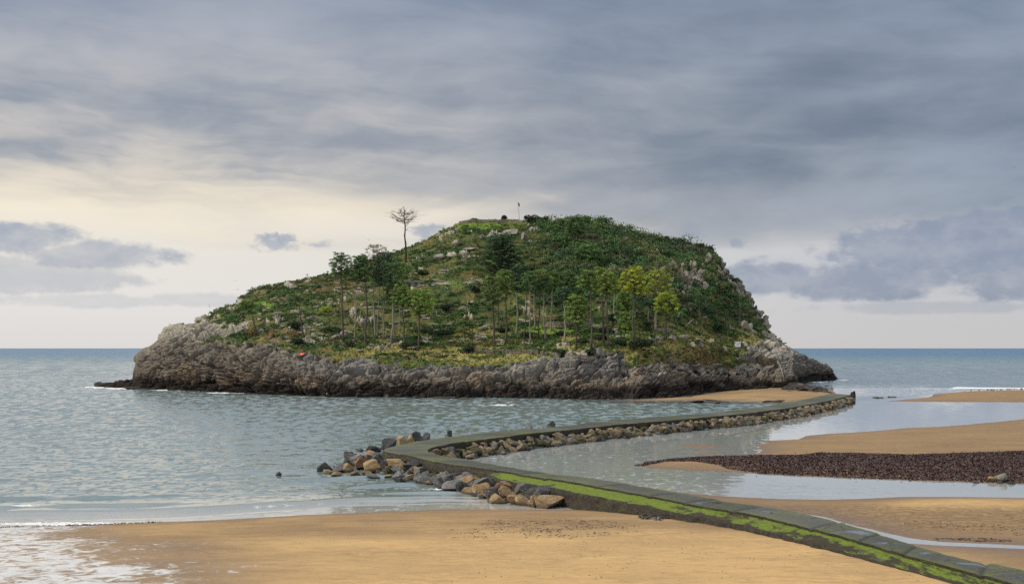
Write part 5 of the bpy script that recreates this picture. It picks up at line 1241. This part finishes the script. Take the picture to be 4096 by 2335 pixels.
# pale limestone lying about the slopes
def slope_rock(px, py, w, h, lb, grp='pale rocks on the island slopes', c='p', tmin=2.8):
    p, n = on_island(px, py, tmin); k = p[1] / F
    boulder((p[0], p[1] + .2, p[2] - h * k * .25), (w * k * 1.05, w * k * .9, h * k * 1.3), c, lb, grp, 'limestone_rock', 'rock', tilt=.3)
for px, py, w, h, lb in ((2985, 1320, 34, 36, 'rounded pale rock in a pair on the right slope above the sign'), (3006, 1322, 18, 30, 'smaller pale rock leaning on the rounded one above the sign'), (3012, 1336, 22, 16, 'pale rock just below the rounded pair above the sign'), (2690, 1085, 22, 44, 'tall pale slab exposed on the upper right slope'), (2724, 1075, 16, 20, 'pale slab right of the tall one on the upper right slope'), (2758, 1072, 18, 28, 'pale double slab below the cliff edge'), (2738, 1120, 14, 40, 'narrow pale slab slanting down the right slope'), (2800, 1120, 18, 36, 'pale slab high on the right slope nearest the skyline'),
   (2640, 1362, 34, 20, 'stack of pale rocks at the foot of the rightmost pine'), (2690, 1362, 40, 22, 'pale rock beside the rightmost pine'), (2735, 1358, 44, 20, 'long pale rock in the line right of the pines'), (2795, 1368, 34, 16, 'pale rock in the line further right of the pines'), (2775, 1392, 40, 24, 'cracked grey white rock on top of the bank'), (2800, 1390, 26, 20, 'grey white rock beside the cracked one on the bank'), (2845, 1372, 26, 18, 'grey rock under the slope left of the sign'), (3060, 1350, 18, 26, 'upright pale rock right of the sign'), (3038, 1385, 16, 24, 'slanting pale rock by the top of the stairs'), (2900, 1410, 30, 26, 'grey rock below the sign'),
   (1925, 960, 34, 20, 'pale outcrop below the summit wall'), (2045, 940, 60, 18, 'row of pale rocks below the summit right'), (1965, 965, 40, 24, 'double pale rock left of the cedar top'), (2100, 960, 30, 30, 'pale rock right of the cedar top'), (2120, 975, 20, 16, 'small pale rock right of the cedar'), (1830, 985, 44, 20, 'large pale outcrop on the upper left slope'), (1880, 1000, 60, 10, 'long pale ledge left of the cedar'), (1760, 1040, 50, 24, 'pale outcrop below the large one on the left slope'), (1855, 1045, 24, 20, 'small pale outcrop left of the cedar foot')):
    slope_rock(px, py, w, h, lb)
rs = np.random.default_rng(5)
P_, N_, kk_ = scatter(90, front * (TT > 3.2) * sstep(1900, 1000, UU) * (UU > 850) * notrock, rs)
for p in P_:
    s_ = float(rs.uniform(.4, 1.1))
    boulder((p[0], p[1], p[2] - .15), (s_ * 1.6, s_ * 1.2, s_ * .9), 'p', 'small pale limestone rock among the heath of the left slope', 'small pale rocks on the left slope', 'limestone_rock', 'rock')
w_r = front * (TT > 3.4) * (vege_right * (np.exp(-((UU - 2740) / 90) ** 2) * sstep(1040, 1070, PYI) * sstep(1200, 1150, PYI) * 2.5 + 0.10 * sstep(2500, 2800, UU)) + 1.2 * sstep(2840, 2900, UU) * sstep(3120, 3060, UU) * sstep(5.0, 5.6, TT) + .5 * sstep(2800, 2900, UU) * sstep(1330, 1290, PYI) * 0.3)
P_, N_, kk_ = scatter(120, w_r, rs)
for p, nn_ in zip(P_, N_):
    s_ = float(rs.uniform(.6, 1.7)); q_ = p + nn_ * .5
    boulder((q_[0], q_[1] - .5, q_[2] - .2), (s_ * 1.0, s_ * 1.2, s_ * 1.7), 'p', 'pale limestone rock showing through the scrub of the right slope', 'pale rocks on the right slope', 'limestone_rock', 'rock', tilt=.5)
P_, N_, kk_ = scatter(75, front * peb * (TT > 1.5), rs)
for p in P_:
    s_ = float(rs.uniform(.5, 1.5))
    boulder((p[0], p[1], p[2] - .2), (s_ * 1.4, s_ * 1.2, s_ * 1.0), rs.choice(list('gtgd')), 'fallen block among the pebbles under the right bank', 'fallen blocks under the right bank', 'fallen_block', 'rock')
# ------------------------------------------------------------------ weed bank on the middle sandbank
def poly_scatter(poly, n, rng, xmax=70, inset=0.0):
    A = np.asarray(poly); lo = A.min(0); hi = A.max(0); hi[0] = min(hi[0], xmax)
    out = np.zeros((0, 2))
    while len(out) < n:
        q = rng.uniform(lo, hi, (n * 3, 2)); s = sd_poly(q[:, 0], q[:, 1], A)
        q = q[s > inset + 0.5 * fbm(v3(q[:, 0] * 0.5, q[:, 1] * .25), 2, 5) - .1]; out = np.concatenate([out, q])
    return out[:n]
def chips(name, label, XY, Z, size, palette, seed, up=0.0, cat='seaweed'):
    rng = np.random.default_rng(seed); n = len(XY)
    C = np.stack([XY[:, 0], XY[:, 1], Z], 1)
    pal = np.array(palette)[rng.integers(0, len(palette), n)] * rng.uniform(.6, 1.5, (n, 1))
    L = rng.uniform(*size, n)
    V, f, c = leaves(C, np.tile([0, 0, 1.0], (n, 1)), L, L * rng.uniform(.3, .7, n), pal, up, rng)
    return tag(link(name, mesh(name, V, f, M_weed, False, c)), label, cat, None, 'stuff')
M_weed = col_material('wrack', 0.45, 0.45, None, .3, 6.0)
def seaweed_bank():
    rng = np.random.default_rng(62)
    XY = poly_scatter(weed_poly, 95000, rng)
    sdw = sd_poly(XY[:, 0], XY[:, 1], np.asarray(weed_poly))
    fr = poly_scatter(np.asarray(weed_poly) + 0, 2500, rng); fr = fr + rng.normal(size=fr.shape) * [2.2, 2.2]
    XY = np.concatenate([XY, fr]); sdw = sd_poly(XY[:, 0], XY[:, 1], np.asarray(weed_poly))
    Z = np.maximum(sand_height(XY[:, 0], XY[:, 1]), 0.0) + rng.uniform(0, .16, len(XY)) * np.clip(sdw / 2.0, .15, 1) * (1 + .5 * fbm(v3(XY[:, 0] * .4, XY[:, 1] * .4), 2, 8))
    chips('seaweed_bank', 'bank of dark reddish brown seaweed covering the middle sandbank', XY, Z, (.07, .16), [(.040, .018, .017), (.055, .024, .020), (.028, .016, .015), (.070, .028, .022), (.034, .015, .014), (.095, .052, .036)], 63, .55)
seaweed_bank()
def wrack_line(name, label, polys, n, size, palette, seed, lift=.02, up=.3):
    rng = np.random.default_rng(seed); L_ = []
    for poly, share in polys: L_.append(poly_scatter(pg(poly), int(n * share), rng))
    XY = np.concatenate(L_)
    keep = fbm(v3(XY[:, 0] * .35, XY[:, 1] * 1.0), 3, seed) > -.08
    XY = XY[keep]
    chips(name, label, XY, sand_height(XY[:, 0], XY[:, 1]) + lift, size, palette, seed, up)
BK = [(.022, .016, .013), (.035, .024, .018), (.05, .035, .025)]
# these lie on sand about 0.8 m up, so the outline is drawn that much lower in the picture
wrack_line('black_wrack', 'torn black seaweed scattered over the beach in front of the boulders', [([(1960, 2120), (2300, 2108), (2560, 2150), (2420, 2190), (2000, 2185), (1920, 2150)], .6), ([(1800, 2170), (2450, 2150), (2560, 2180), (2300, 2215), (1800, 2220)], .4)], 1500, (.03, .12), BK, 64, .015, .12)
wrack_line('wrack_specks', 'small dark specks of weed strewn over the lower beach', [([(2200, 2230), (3500, 2230), (3700, 2330), (3900, 2420), (1800, 2420)], 1.0)], 420, (.02, .075), BK, 65, .012, .1)
wrack_line('tide_line', 'thin black tide line of weed at the left edge of the water', [([(-100, 2108), (330, 2096), (620, 2086), (640, 2092), (330, 2106), (-100, 2122)], 1)], 420, (.04, .15), BK, 66, .02, .3)
wrack_line('foot_rubble', 'grey broken shell and gravel along the foot of the causeway wall', [([(2420, 2050), (2700, 2096), (3000, 2145), (3080, 2165), (2900, 2140), (2640, 2100), (2440, 2062)], .55), ([(2570, 2095), (2700, 2110), (2790, 2128), (2700, 2132), (2560, 2112)], .2), ([(3050, 2160), (3300, 2215), (3420, 2262), (3300, 2226), (3080, 2176)], .25)], 7000, (.05, .16), [(.15, .14, .115), (.10, .09, .075), (.20, .18, .15), (.05, .045, .04)], 67, .04, .5)
wrack_line('stream_wrack', 'dark weed and ripples beside the thin stream on the right bank', [([(3650, 2095), (4096, 2120), (4300, 2150), (4300, 2165), (3900, 2140), (3600, 2110)], .6), ([(3700, 2150), (4096, 2165), (4096, 2172), (3750, 2160)], .4)], 900, (.04, .12), BK, 68, .012, .12)
# ------------------------------------------------------------------ felled logs and stumps on the hillside
M_wood = col_material('dead_wood', 0.85, 0.15, (8.0, .03), .3, 3.0, True)
def log_mesh(seed, branch=False):
    rng = np.random.default_rng(seed); b = MB()
    pts = [(x, .02 * rng.normal(), .02 * rng.normal()) for x in np.linspace(-.5, .5, 6)]
    b.tube(pts, np.linspace(.058, .042, 6) * rng.uniform(.8, 1.2), 8, (.40, .355, .295))
    if branch:
        for q in range(3):
            x = rng.uniform(-.4, .4); b.tube([(x, 0, 0), (x + rng.uniform(-.1, .1), rng.uniform(-.14, .14), rng.uniform(.05, .2))], [.02, .008], 5, (.36, .32, .27))
    return b.mesh('log', M_wood)
LOGS = [log_mesh(i, i % 3 == 0) for i in range(8)]
lr_ = np.random.default_rng(88)
def log(px, py, lpx, label, group, yaw=None, fat=1.0, lift=.12, roll=None):
    p, n = on_island(px, py, 2.6); k = p[1] / F; L = lpx * k
    o = link('log', LOGS[int(lr_.integers(0, 8))], None, (p[0], p[1] - .15, p[2] + lift), (0, float(lr_.uniform(-.2, .2)) if roll is None else roll, float(lr_.uniform(-.5, .5)) if yaw is None else yaw), (L, L * .0 + 3.4 * fat, 3.4 * fat))
    return tag(o, label, 'log', group)
for i in range(105):
    px = float(lr_.uniform(1090, 2000)); top = float(sil(px)) + 30; py = float(lr_.uniform(max(top, 1105 - (px - 1090) * .04), 1372))
    log(px, py, float(lr_.uniform(14, 48)), 'felled bleached log lying loose on the open slope', 'felled logs on the open slope', fat=float(lr_.uniform(.7, 1.3)))
for i in range(20):
    px = float(lr_.uniform(1600, 1900)); py = 1118 + float(lr_.uniform(0, 26)) + (px - 1600) * .02
    log(px, py, float(lr_.uniform(30, 90)), 'long pale log in the band of felled timber across the middle slope', 'felled timber across the middle slope', float(lr_.uniform(-.25, .25)), 1.0)
for cx, cy, n, nm in ((1708, 1372, 6, 'steep pile by the bright lone pine'), (1655, 1398, 5, 'low pile at the foot of the bright lone pine'), (1860, 1364, 2, 'pair of logs in mid meadow'), (1920, 1358, 5, 'pile left of the wide olive crowned pine'), (2005, 1378, 5, 'pile right of the wide olive crowned pine'), (1945, 1316, 5, 'heap above the pile of the olive crowned pine'), (2100, 1290, 3, 'heavy timber lying behind the thin trunks'), (2105, 1380, 3, 'little pile behind the dry stone wall'), (1345, 1352, 3, 'stack left of the leftmost tall pine'), (1290, 1358, 3, 'bench like stack on the brow of the left cliff')):
    for q in range(n):
        log(cx + float(lr_.uniform(-14, 14)), cy + float(lr_.uniform(-4, 4)), float(lr_.uniform(20, 34)), 'cut pale log of the ' + nm, 'logs of the ' + nm, float(lr_.uniform(-.9, .3)), 1.35, .15 + .22 * q)
def stump_mesh():
    b = MB(); b.tube([(0, 0, -.4), (0, 0, 0), (.02, 0, 1)], [.17, .14, .12], 7, (.34, .30, .25)); return b.mesh('stump', M_wood)
ST = stump_mesh()
for i in range(46):
    px = float(lr_.uniform(1150, 2080)); py = float(lr_.uniform(max(float(sil(px)) + 60, 1130), 1380))
    p, n = on_island(px, py, 2.8)
    tag(link('stump', ST, None, (p[0], p[1], p[2]), (0, 0, 0), (1, 1, float(lr_.uniform(.5, 1.3)))), 'cut pale stump standing in the heath', 'stump', 'cut stumps on the slope')
def snag(px, py, x2, y2, label, w=4):
    p, n = on_island(px, py, 2.8); k = p[1] / F; b = MB(); dx, dz = (x2 - px) * k, (py - y2) * k
    b.tube([(0, 0, -.3), (dx * .5, 0, dz * .45), (dx, 0, dz)], [w * k * .5, w * k * .4, w * k * .18], 6, (.36, .33, .29))
    for q in (.5, .7, .85): b.tube([(dx * q, 0, dz * q), (dx * q + (lr_.uniform(-.6, .9)), lr_.uniform(-.4, .4), dz * q + lr_.uniform(.2, .9))], [w * k * .2, w * k * .07], 5, (.34, .31, .27))
    tag(link('snag', b.mesh('snag', M_wood), None, (p[0], p[1], p[2])), label, 'dead branch')
for q in ((2740, 1305, 2775, 1278, 'pale forked dead branch lying on the right slope'), (2706, 1285, 2718, 1255, 'thin pale stick leaning on the right slope'), (2443, 1270, 2420, 1205, 'hooked bleached dead stem above the ruins'), (2470, 1300, 2505, 1280, 'bleached dead branch beside the round dark bush'), (2480, 1290, 2455, 1262, 'bleached dead branch above the round dark bush'), (1720, 1115, 1735, 1100, 'short dead stick above the band of timber'), (1240, 1112, 1225, 1098, 'dead stick leaning on the left skyline'), (1405, 1275, 1420, 1255, 'forked dead stem among the logs of the left slope'), (1020, 1390, 1025, 1372, 'pale forked stick on the left cliff brow')): snag(*q)
# ------------------------------------------------------------------ masonry
M_stone = col_material('masonry', 0.92, 0.12, (6.0, .06), .35, 3.0)
def stone_wall(pts, hpx, label, thick=.7, col=(.27, .235, .185), ragged=.25, name='stone_wall', sink=.5, hole=None):
    rng = np.random.default_rng(int(pts[0][0] * 7 + pts[0][1]))
    G = np.array([on_island(a, b_, 2.6)[0] for a, b_ in pts]); k = G[:, 1].mean() / F; hgt = hpx * k
    L = np.linalg.norm(np.diff(G, axis=0), axis=1).sum(); n = max(2, int(L / .42)); Q = resample(G, n)
    b = MB(); o = Q[0]
    rowsn = max(2, int((hgt + sink) / .28))
    topf = 1 + ragged * fbm(v3(np.arange(n) * .22, pts[0][0] * .1), 3, 9)
    for i in range(n):
        t = Q[min(i + 1, n - 1)] - Q[max(i - 1, 0)]; yaw = math.atan2(t[1], t[0])
        for r in range(rowsn):
            z = -sink + (hgt + sink) * (r + .5) / rowsn
            if z > hgt * topf[i]: continue
            b.box(Q[i] - o + [0.2 * (r % 2), 0, z], (.46 * rng.uniform(.8, 1.1), thick * rng.uniform(.85, 1.05), (hgt + sink) / rowsn * 1.02), yaw + rng.uniform(-.1, .1), np.array(col) * rng.uniform(.6, 1.35), .03)
    return tag(link(name, b.mesh(name, M_stone), None, tuple(o)), label, 'wall', None, 'thing')
stone_wall([(1838, 897), (1870, 893), (1920, 891), (1980, 891), (2030, 891), (2075, 890), (2090, 893)], 11, 'long pale masonry wall ringing the summit below the flagpole', .9, (.33, .285, .205), .2)
stone_wall([(2188, 1309), (2250, 1310), (2262, 1308)], 22, 'low ruined wall of pale stone left of the tall ruin', .8, (.30, .26, .2))
stone_wall([(2262, 1309), (2290, 1308), (2312, 1306)], 28, 'ragged ruined wall between the low wall and the tall ruin', .8, (.27, .24, .19), .45)
stone_wall([(2330, 1310), (2366, 1309)], 32, 'tall square end of the ruined building', 1.2, (.29, .255, .2), .08)
stone_wall([(2372, 1314), (2420, 1320)], 16, 'tumbled wall of pale stones right of the tall ruin', 1.1, (.36, .32, .25), .5)
stone_wall([(2490, 1322), (2530, 1318), (2562, 1322)], 8, 'low line of brown stones edging the green terrace', .7, (.26, .20, .14), .4)
stone_wall([(2628, 1330), (2660, 1328), (2690, 1332)], 16, 'short ruined wall behind the rightmost pine', .9, (.30, .265, .2), .35)
stone_wall([(2592, 1330), (2608, 1331)], 10, 'small block of masonry on the green terrace', .9, (.32, .28, .22), .2)
stone_wall([(2588, 1364), (2618, 1366)], 9, 'stacked grey slabs in front of the ruined wall by the rightmost pine', .9, (.27, .26, .23), .2)
stone_wall([(1850, 1412), (1920, 1413), (2000, 1413), (2080, 1415), (2150, 1420)], 14, 'long low dry stone wall along the edge of the meadow', .9, (.20, .175, .14), .6)
stone_wall([(2166, 1424), (2200, 1424), (2232, 1428)], 15, 'broken dry stone wall right of the long one', .9, (.20, .175, .14), .6)
stone_wall([(2255, 1428), (2300, 1434), (2345, 1440)], 16, 'tumbling dry stone wall running down to the grey rock tower', .9, (.23, .2, .16), .7)
stone_wall([(2965, 1482), (2985, 1484), (3006, 1488), (3022, 1492)], 34, 'curved masonry retaining wall beside the lower flight of stairs', 1.2, (.22, .2, .17), .06)
stone_wall([(3040, 1506), (3070, 1508), (3100, 1510)], 24, 'smooth brown retaining wall left of the bottom steps', 1.0, (.17, .13, .09), .03)
def staircase(a, b_, n, wpx, label, col=(.27, .24, .19)):
    A, B = on_island(*a, 1.6)[0], on_island(*b_, 1.6)[0]
    if B[2] < A[2] + .5: B[2] = A[2] + (a[1] - b_[1]) * A[1] / F
    k = A[1] / F; m = MB(); w = wpx * k; rng = np.random.default_rng(n)
    for i in range(n):
        t = (i + .5) / n; c = A + (B - A) * t - A
        m.box((c[0], c[1] - .35, c[2] - .15), (w * rng.uniform(.9, 1.05), 1.3, (B[2] - A[2]) / n + .25), rng.uniform(-.05, .05), np.array(col) * rng.uniform(.8, 1.25), .03)
    return tag(link('stone_stairs', m.mesh('stone_stairs', M_stone), None, tuple(A)), label, 'stairs', None, 'thing')
staircase((2992, 1446), (3036, 1412), 8, 22, 'upper flight of stone stairs climbing right to the grassy knoll')
staircase((3036, 1474), (2990, 1447), 7, 24, 'middle flight of stone stairs climbing left above the curved wall')
staircase((3112, 1524), (3112, 1484), 9, 22, 'bottom flight of steep stone steps above the dark rocks')
def handrail():
    m = MB(); P = [on_island(x, y, 1.4)[0] for x, y in ((3108, 1456), (3118, 1476), (3124, 1500), (3130, 1522))]
    o = P[0]; Q = [p - o for p in P]
    for q in Q: m.tube([q + [0, -.4, -.3], q + [0, -.4, 1.0]], .05, 6, (.34, .33, .30))
    m.tube([q + [0, -.4, 1.0] for q in Q], .05, 6, (.36, .35, .32)); m.tube([q + [0, -.4, .5] for q in Q], .03, 6, (.36, .35, .32))
    tag(link('handrail', m.mesh('handrail', M_wood), None, tuple(o)), 'pale metal handrail running down beside the bottom steps', 'railing')
handrail()
def rail_fence(px, py, label):
    p, n = on_island(px, py, 2.8); m = MB()
    for x in (-1.0, 0, 1.0): m.box((x, 0, .5), (.14, .14, 1.5), 0, (.36, .33, .28), .02)
    for z in (.5, .95): m.box((0, -.1, z), (2.5, .06, .14), 0, (.38, .35, .30), .02)
    tag(link('rail_fence', m.mesh('rail_fence', M_wood), None, tuple(p)), label, 'fence')
rail_fence(1040, 1334, 'short grey wooden rail fence beside the windblown pine')
# ------------------------------------------------------------------ information sign
def plain(name, col, rough=.6, spec=.3):
    m, s = material(name); n = s.noise(s.objpos(), 3.0, 4, .6)
    s.out(s.principled(s.mix(n.step(.3, .8) * .35, col, tuple(c * .72 for c in col)), rough, spec)); return m
def sign():
    p, n = on_island(2948, 1402, 2.6); k = p[1] / F
    z0 = (p[2]); e = empty('information_sign', (p[0], p[1], p[2]), 'white information board on two thin posts on the rock above the beach', 'sign')
    zb0, zb1 = (1402 - 1390) * k, (1402 - 1369) * k; w = 23 * k
    pm = plain('sign_post', (.06, .06, .05)); wm = plain('sign_white', (.88, .88, .90)); bm_ = plain('sign_blue', (.10, .13, .30)); dm = plain('sign_dark', (.06, .07, .12))
    for s_ in (-1, 1):
        m = MB(); m.box((s_ * (w / 2 - .08), .04, (zb1 - .6) / 2), (.09, .09, zb1 + .6)); link('post', m.mesh('post', pm), e)
    m = MB(); m.box((0, -.05, (zb0 + zb1) / 2), (w, .06, zb1 - zb0)); bo = link('board', m.mesh('board', wm), e)
    hh = zb1 - zb0; rg_ = np.random.default_rng(3)
    m = MB(); yf = -.085
    # map block in the middle, rows of text bars, emblems in the corners
    for r in range(3):
        for c in range(5):
            m.box((-.18 * w + c * .105 * w, yf, zb0 + hh * (.62 - r * .085)), (.09 * w, .006, .04 * hh), 0, (1, 1, 1), .006)
    link('map_panel', m.mesh('map_panel', bm_), bo)
    m = MB()
    m.tube([(-.36 * w, yf, zb0 + .78 * hh), (-.36 * w, yf - .008, zb0 + .78 * hh)], .085 * w, 12)
    m.tube([(-.34 * w, yf, zb0 + .2 * hh), (-.34 * w, yf - .008, zb0 + .2 * hh)], .075 * w, 12)
    m.box((.30 * w, yf, zb0 + .80 * hh), (.14 * w, .006, .13 * hh)); m.box((.10 * w, yf, zb0 + .82 * hh), (.08 * w, .006, .05 * hh)); m.box((.0 * w, yf, zb0 + .2 * hh), (.24 * w, .006, .05 * hh))
    link('emblem', m.mesh('emblem', dm), bo)
sign()
# ------------------------------------------------------------------ flagpole
def flagpole():
    p, n = on_island(2079, 886, 5.4); k = p[1] / F
    e = empty('flagpole', (p[0], p[1], p[2] - .3), 'slightly leaning pale flagpole with a small red flag on the summit', 'flagpole')
    z = (886 - 805) * k; dx = -7 * k
    m = MB(); m.tube([(0, 0, -.5), (dx * .5, 0, z * .5), (dx, 0, z)], [.11, .09, .06], 8); link('pole', m.mesh('pole', plain('pole_paint', (.42, .42, .42))), e)
    b = MB(); b.tube([(dx, 0, z), (dx, 0, z + .12)], [.10, .05], 8); link('finial', b.mesh('finial', plain('finial_paint', (.3, .3, .3))), e)
    nx, nz = 9, 6; V = []
    for i in range(nx):
        for j in range(nz):
            t = i / (nx - 1); V.append((dx + .08 + .62 * t - .1 * t * j / nz, .10 * math.sin(t * 5 + j * .3), z - .10 - 1.0 * j / (nz - 1) - .65 * t))
    link('flag', mesh('flag', V, grid_faces(nx, nz), plain('flag_cloth', (.36, .035, .04)), True), e)
flagpole()
p, n = on_island(1205, 1434, 1.8)
m = MB(); rt_ = np.random.default_rng(2); gx, gy = np.meshgrid(np.linspace(-.9, .9, 9), np.linspace(-.5, .5, 6))
Vt = np.stack([gx, gy, .25 + .3 * gx + .14 * np.sin(gx * 4 + gy * 5)], -1).reshape(-1, 3); tm = plain('orange_cloth', (.62, .13, .07))
ob = link('orange_tarpaulin', mesh('orange_tarpaulin', Vt, grid_faces(6, 9), tm, True), None, (p[0], p[1] - .6, p[2] + .2), (.5, 0, 0)); tag(ob, 'crumpled orange tarpaulin lying on the grey rocks of the left cliff', 'tarpaulin')
so = ob.modifiers.new('thickness', 'SOLIDIFY'); so.thickness = .03
# ------------------------------------------------------------------ gulls
M_bird = col_material('feathers', 0.8, 0.2, None, .15, 6.0, True)
def flying(seed, lift):
    rng = np.random.default_rng(seed); b = MB(); D = (.10, .10, .11); W = (.42, .42, .43)
    b.tube([(0, .30, .02), (0, .24, .03), (0, .10, 0), (0, -.08, 0), (0, -.22, .01), (0, -.36, .02)], [.01, .035, .06, .065, .04, .012], 8, [W, W, W, W, D, D])
    b.tube([(0, .30, .02), (0, .35, .01)], [.012, .004], 5, (.5, .35, .08))
    for s_ in (-1, 1):
        pts = [(s_ * .03, .06, .03), (s_ * .26, .10, .03 + .16 * lift), (s_ * .48, .02, .03 + .12 * lift), (s_ * .66, -.09, .03 + .02 * lift)]
        ch = [.075, .07, .05, .008]; V = []
        for (x, y, z), c in zip(pts, ch):
            V += [(x, y + c, z), (x, y - c * 1.2, z), (x, y - c * .3, z + .018), (x, y - c * .3, z - .012)]
        Fq = []
        for i in range(3):
            a = i * 4; c = a + 4
            for u_, v_ in ((0, 2), (2, 1), (1, 3), (3, 0)): Fq.append([a + u_, a + v_, c + v_, c + u_])
        b.add(V, Fq, np.repeat([[.25, .25, .26], [.22, .22, .23], [.14, .14, .15], [.03, .03, .03]], 4, 0))
    return b.mesh('gull', M_bird)
FLY = [flying(i, l) for i, l in enumerate((1.0, .3, -.5, 1.5))]
for px, py, w, d, sh_, yaw, roll, lb in ((3120, 641, 17, 300, 0, .3, .1, 'gull gliding above the right shoulder of the island'), (3905, 463, 13, 330, 1, .2, .1, 'highest gull near the right edge of the sky'), (4000, 587, 14, 320, 3, .5, -.3, 'gull with raised wings below the highest one'), (4055, 667, 17, 300, 0, -.2, .1, 'gull lowest at the right edge under the raised winged one'), (1287, 757, 10, 380, 1, .4, 0, 'small gull above the dead pine to its left'), (822, 822, 12, 350, 0, .3, .1, 'gull over the cream cloud gap at the left'),
   (1107, 933, 15, 330, 3, 1.2, .7, 'steeply banking gull beside the small dark cloud'), (1475, 960, 14, 330, 2, .8, .3, 'pale gull above the half bare pine'), (940, 1124, 17, 320, 0, .4, .3, 'dark winged gull above the left shoulder of the island'), (950, 1158, 14, 330, 2, -.4, -.2, 'pale gull just under the dark winged one'), (836, 1225, 16, 330, 3, .9, 1.3, 'gull flying on edge above the left slope rocks'), (540, 757, 6, 420, 1, .2, 0, 'tiny distant gull at the left of a pair in the sky'), (625, 758, 6, 420, 1, -.2, 0, 'tiny distant gull at the right of a pair in the sky')):
    p = at(px, py, d); s_ = w * d / F / 1.3 * 1.15
    tag(link('gull', FLY[sh_], None, p, (.1, roll, yaw), s_), lb, 'gull', 'gulls in the air')
def standing(dark):
    b = MB(); W = (.55, .55, .55) if not dark else (.06, .06, .06); G_ = (.16, .16, .17) if not dark else (.04, .04, .04)
    b.tube([(0, .26, .20), (0, .16, .24), (0, 0, .28), (0, -.14, .32), (0, -.2, .40), (0, -.21, .45), (0, -.24, .48), (0, -.29, .47)], [.01, .05, .095, .085, .05, .045, .05, .015], 9, [G_, G_, W, W, W, W, W, W])
    b.tube([(0, -.29, .47), (0, -.35, .455)], [.014, .005], 5, (.5, .38, .08))
    for s_ in (-1, 1):
        b.tube([(s_ * .09, .22, .26), (s_ * .105, .02, .31), (s_ * .08, -.12, .31)], [.01, .05, .02], 6, G_)
        b.tube([(s_ * .035, 0, .22), (s_ * .035, .01, 0)], .011, 5, (.4, .25, .1)); b.box((s_ * .035, -.03, .006), (.05, .09, .012), 0, (.4, .25, .1))
    return b.mesh('standing_gull', M_bird)
SG = [standing(False), standing(True)]
gr_ = np.random.default_rng(21)
xs_ = np.concatenate([[3858, 3884, 3916], np.sort(gr_.uniform(3935, 4090, 26))])
for i, px in enumerate(xs_):
    py = 1566 - (px - 3858) * .012 + float(gr_.uniform(-2.5, 3.5)); x, y, _ = gp(float(px), py, .25); z = max(sample_sand(x, y), 0)
    lb = 'first bird of the flock, standing apart at the left end of the far sandbank' if i == 0 else 'small dark bird in the flock resting along the far sandbank'
    tag(link('standing_gull', SG[1 if i % 3 else 0], None, (x, y, z - .01), (0, 0, float(gr_.uniform(0, 6.28))), 1.15), lb, 'gull', 'birds resting on the far sandbank')
for px, py, lb in ((2543, 1476, 'white gull standing on the rocks under the dark hanging bush'), (2582, 1478, 'white gull right of the first one under the bank'), (2820, 1473, 'white gull on the right bank above the pebbles'), (3265, 1478, 'white gull on the black point, upper'), (3260, 1498, 'white gull on the black point, lower'), (1308, 1583, 'white gull at the water line under the left cliff'), (668, 1442, 'white gull spreading on the face of the left cliff'), (652, 1368, 'gull perched on the edge of the left cliff'), (671, 1304, 'gull on the flat top of the left cliff, left of a pair'), (682, 1302, 'gull on the flat top of the left cliff, right of a pair'), (3157, 1507, 'white gull on the pale boulder beside the handrail')):
    p, n = on_island(px, py, 1.0); tag(link('standing_gull', SG[0], None, (p[0], p[1] - .1, p[2]), (0, 0, float(gr_.uniform(0, 6.28))), 1.3), lb, 'gull', 'gulls on the island rocks')
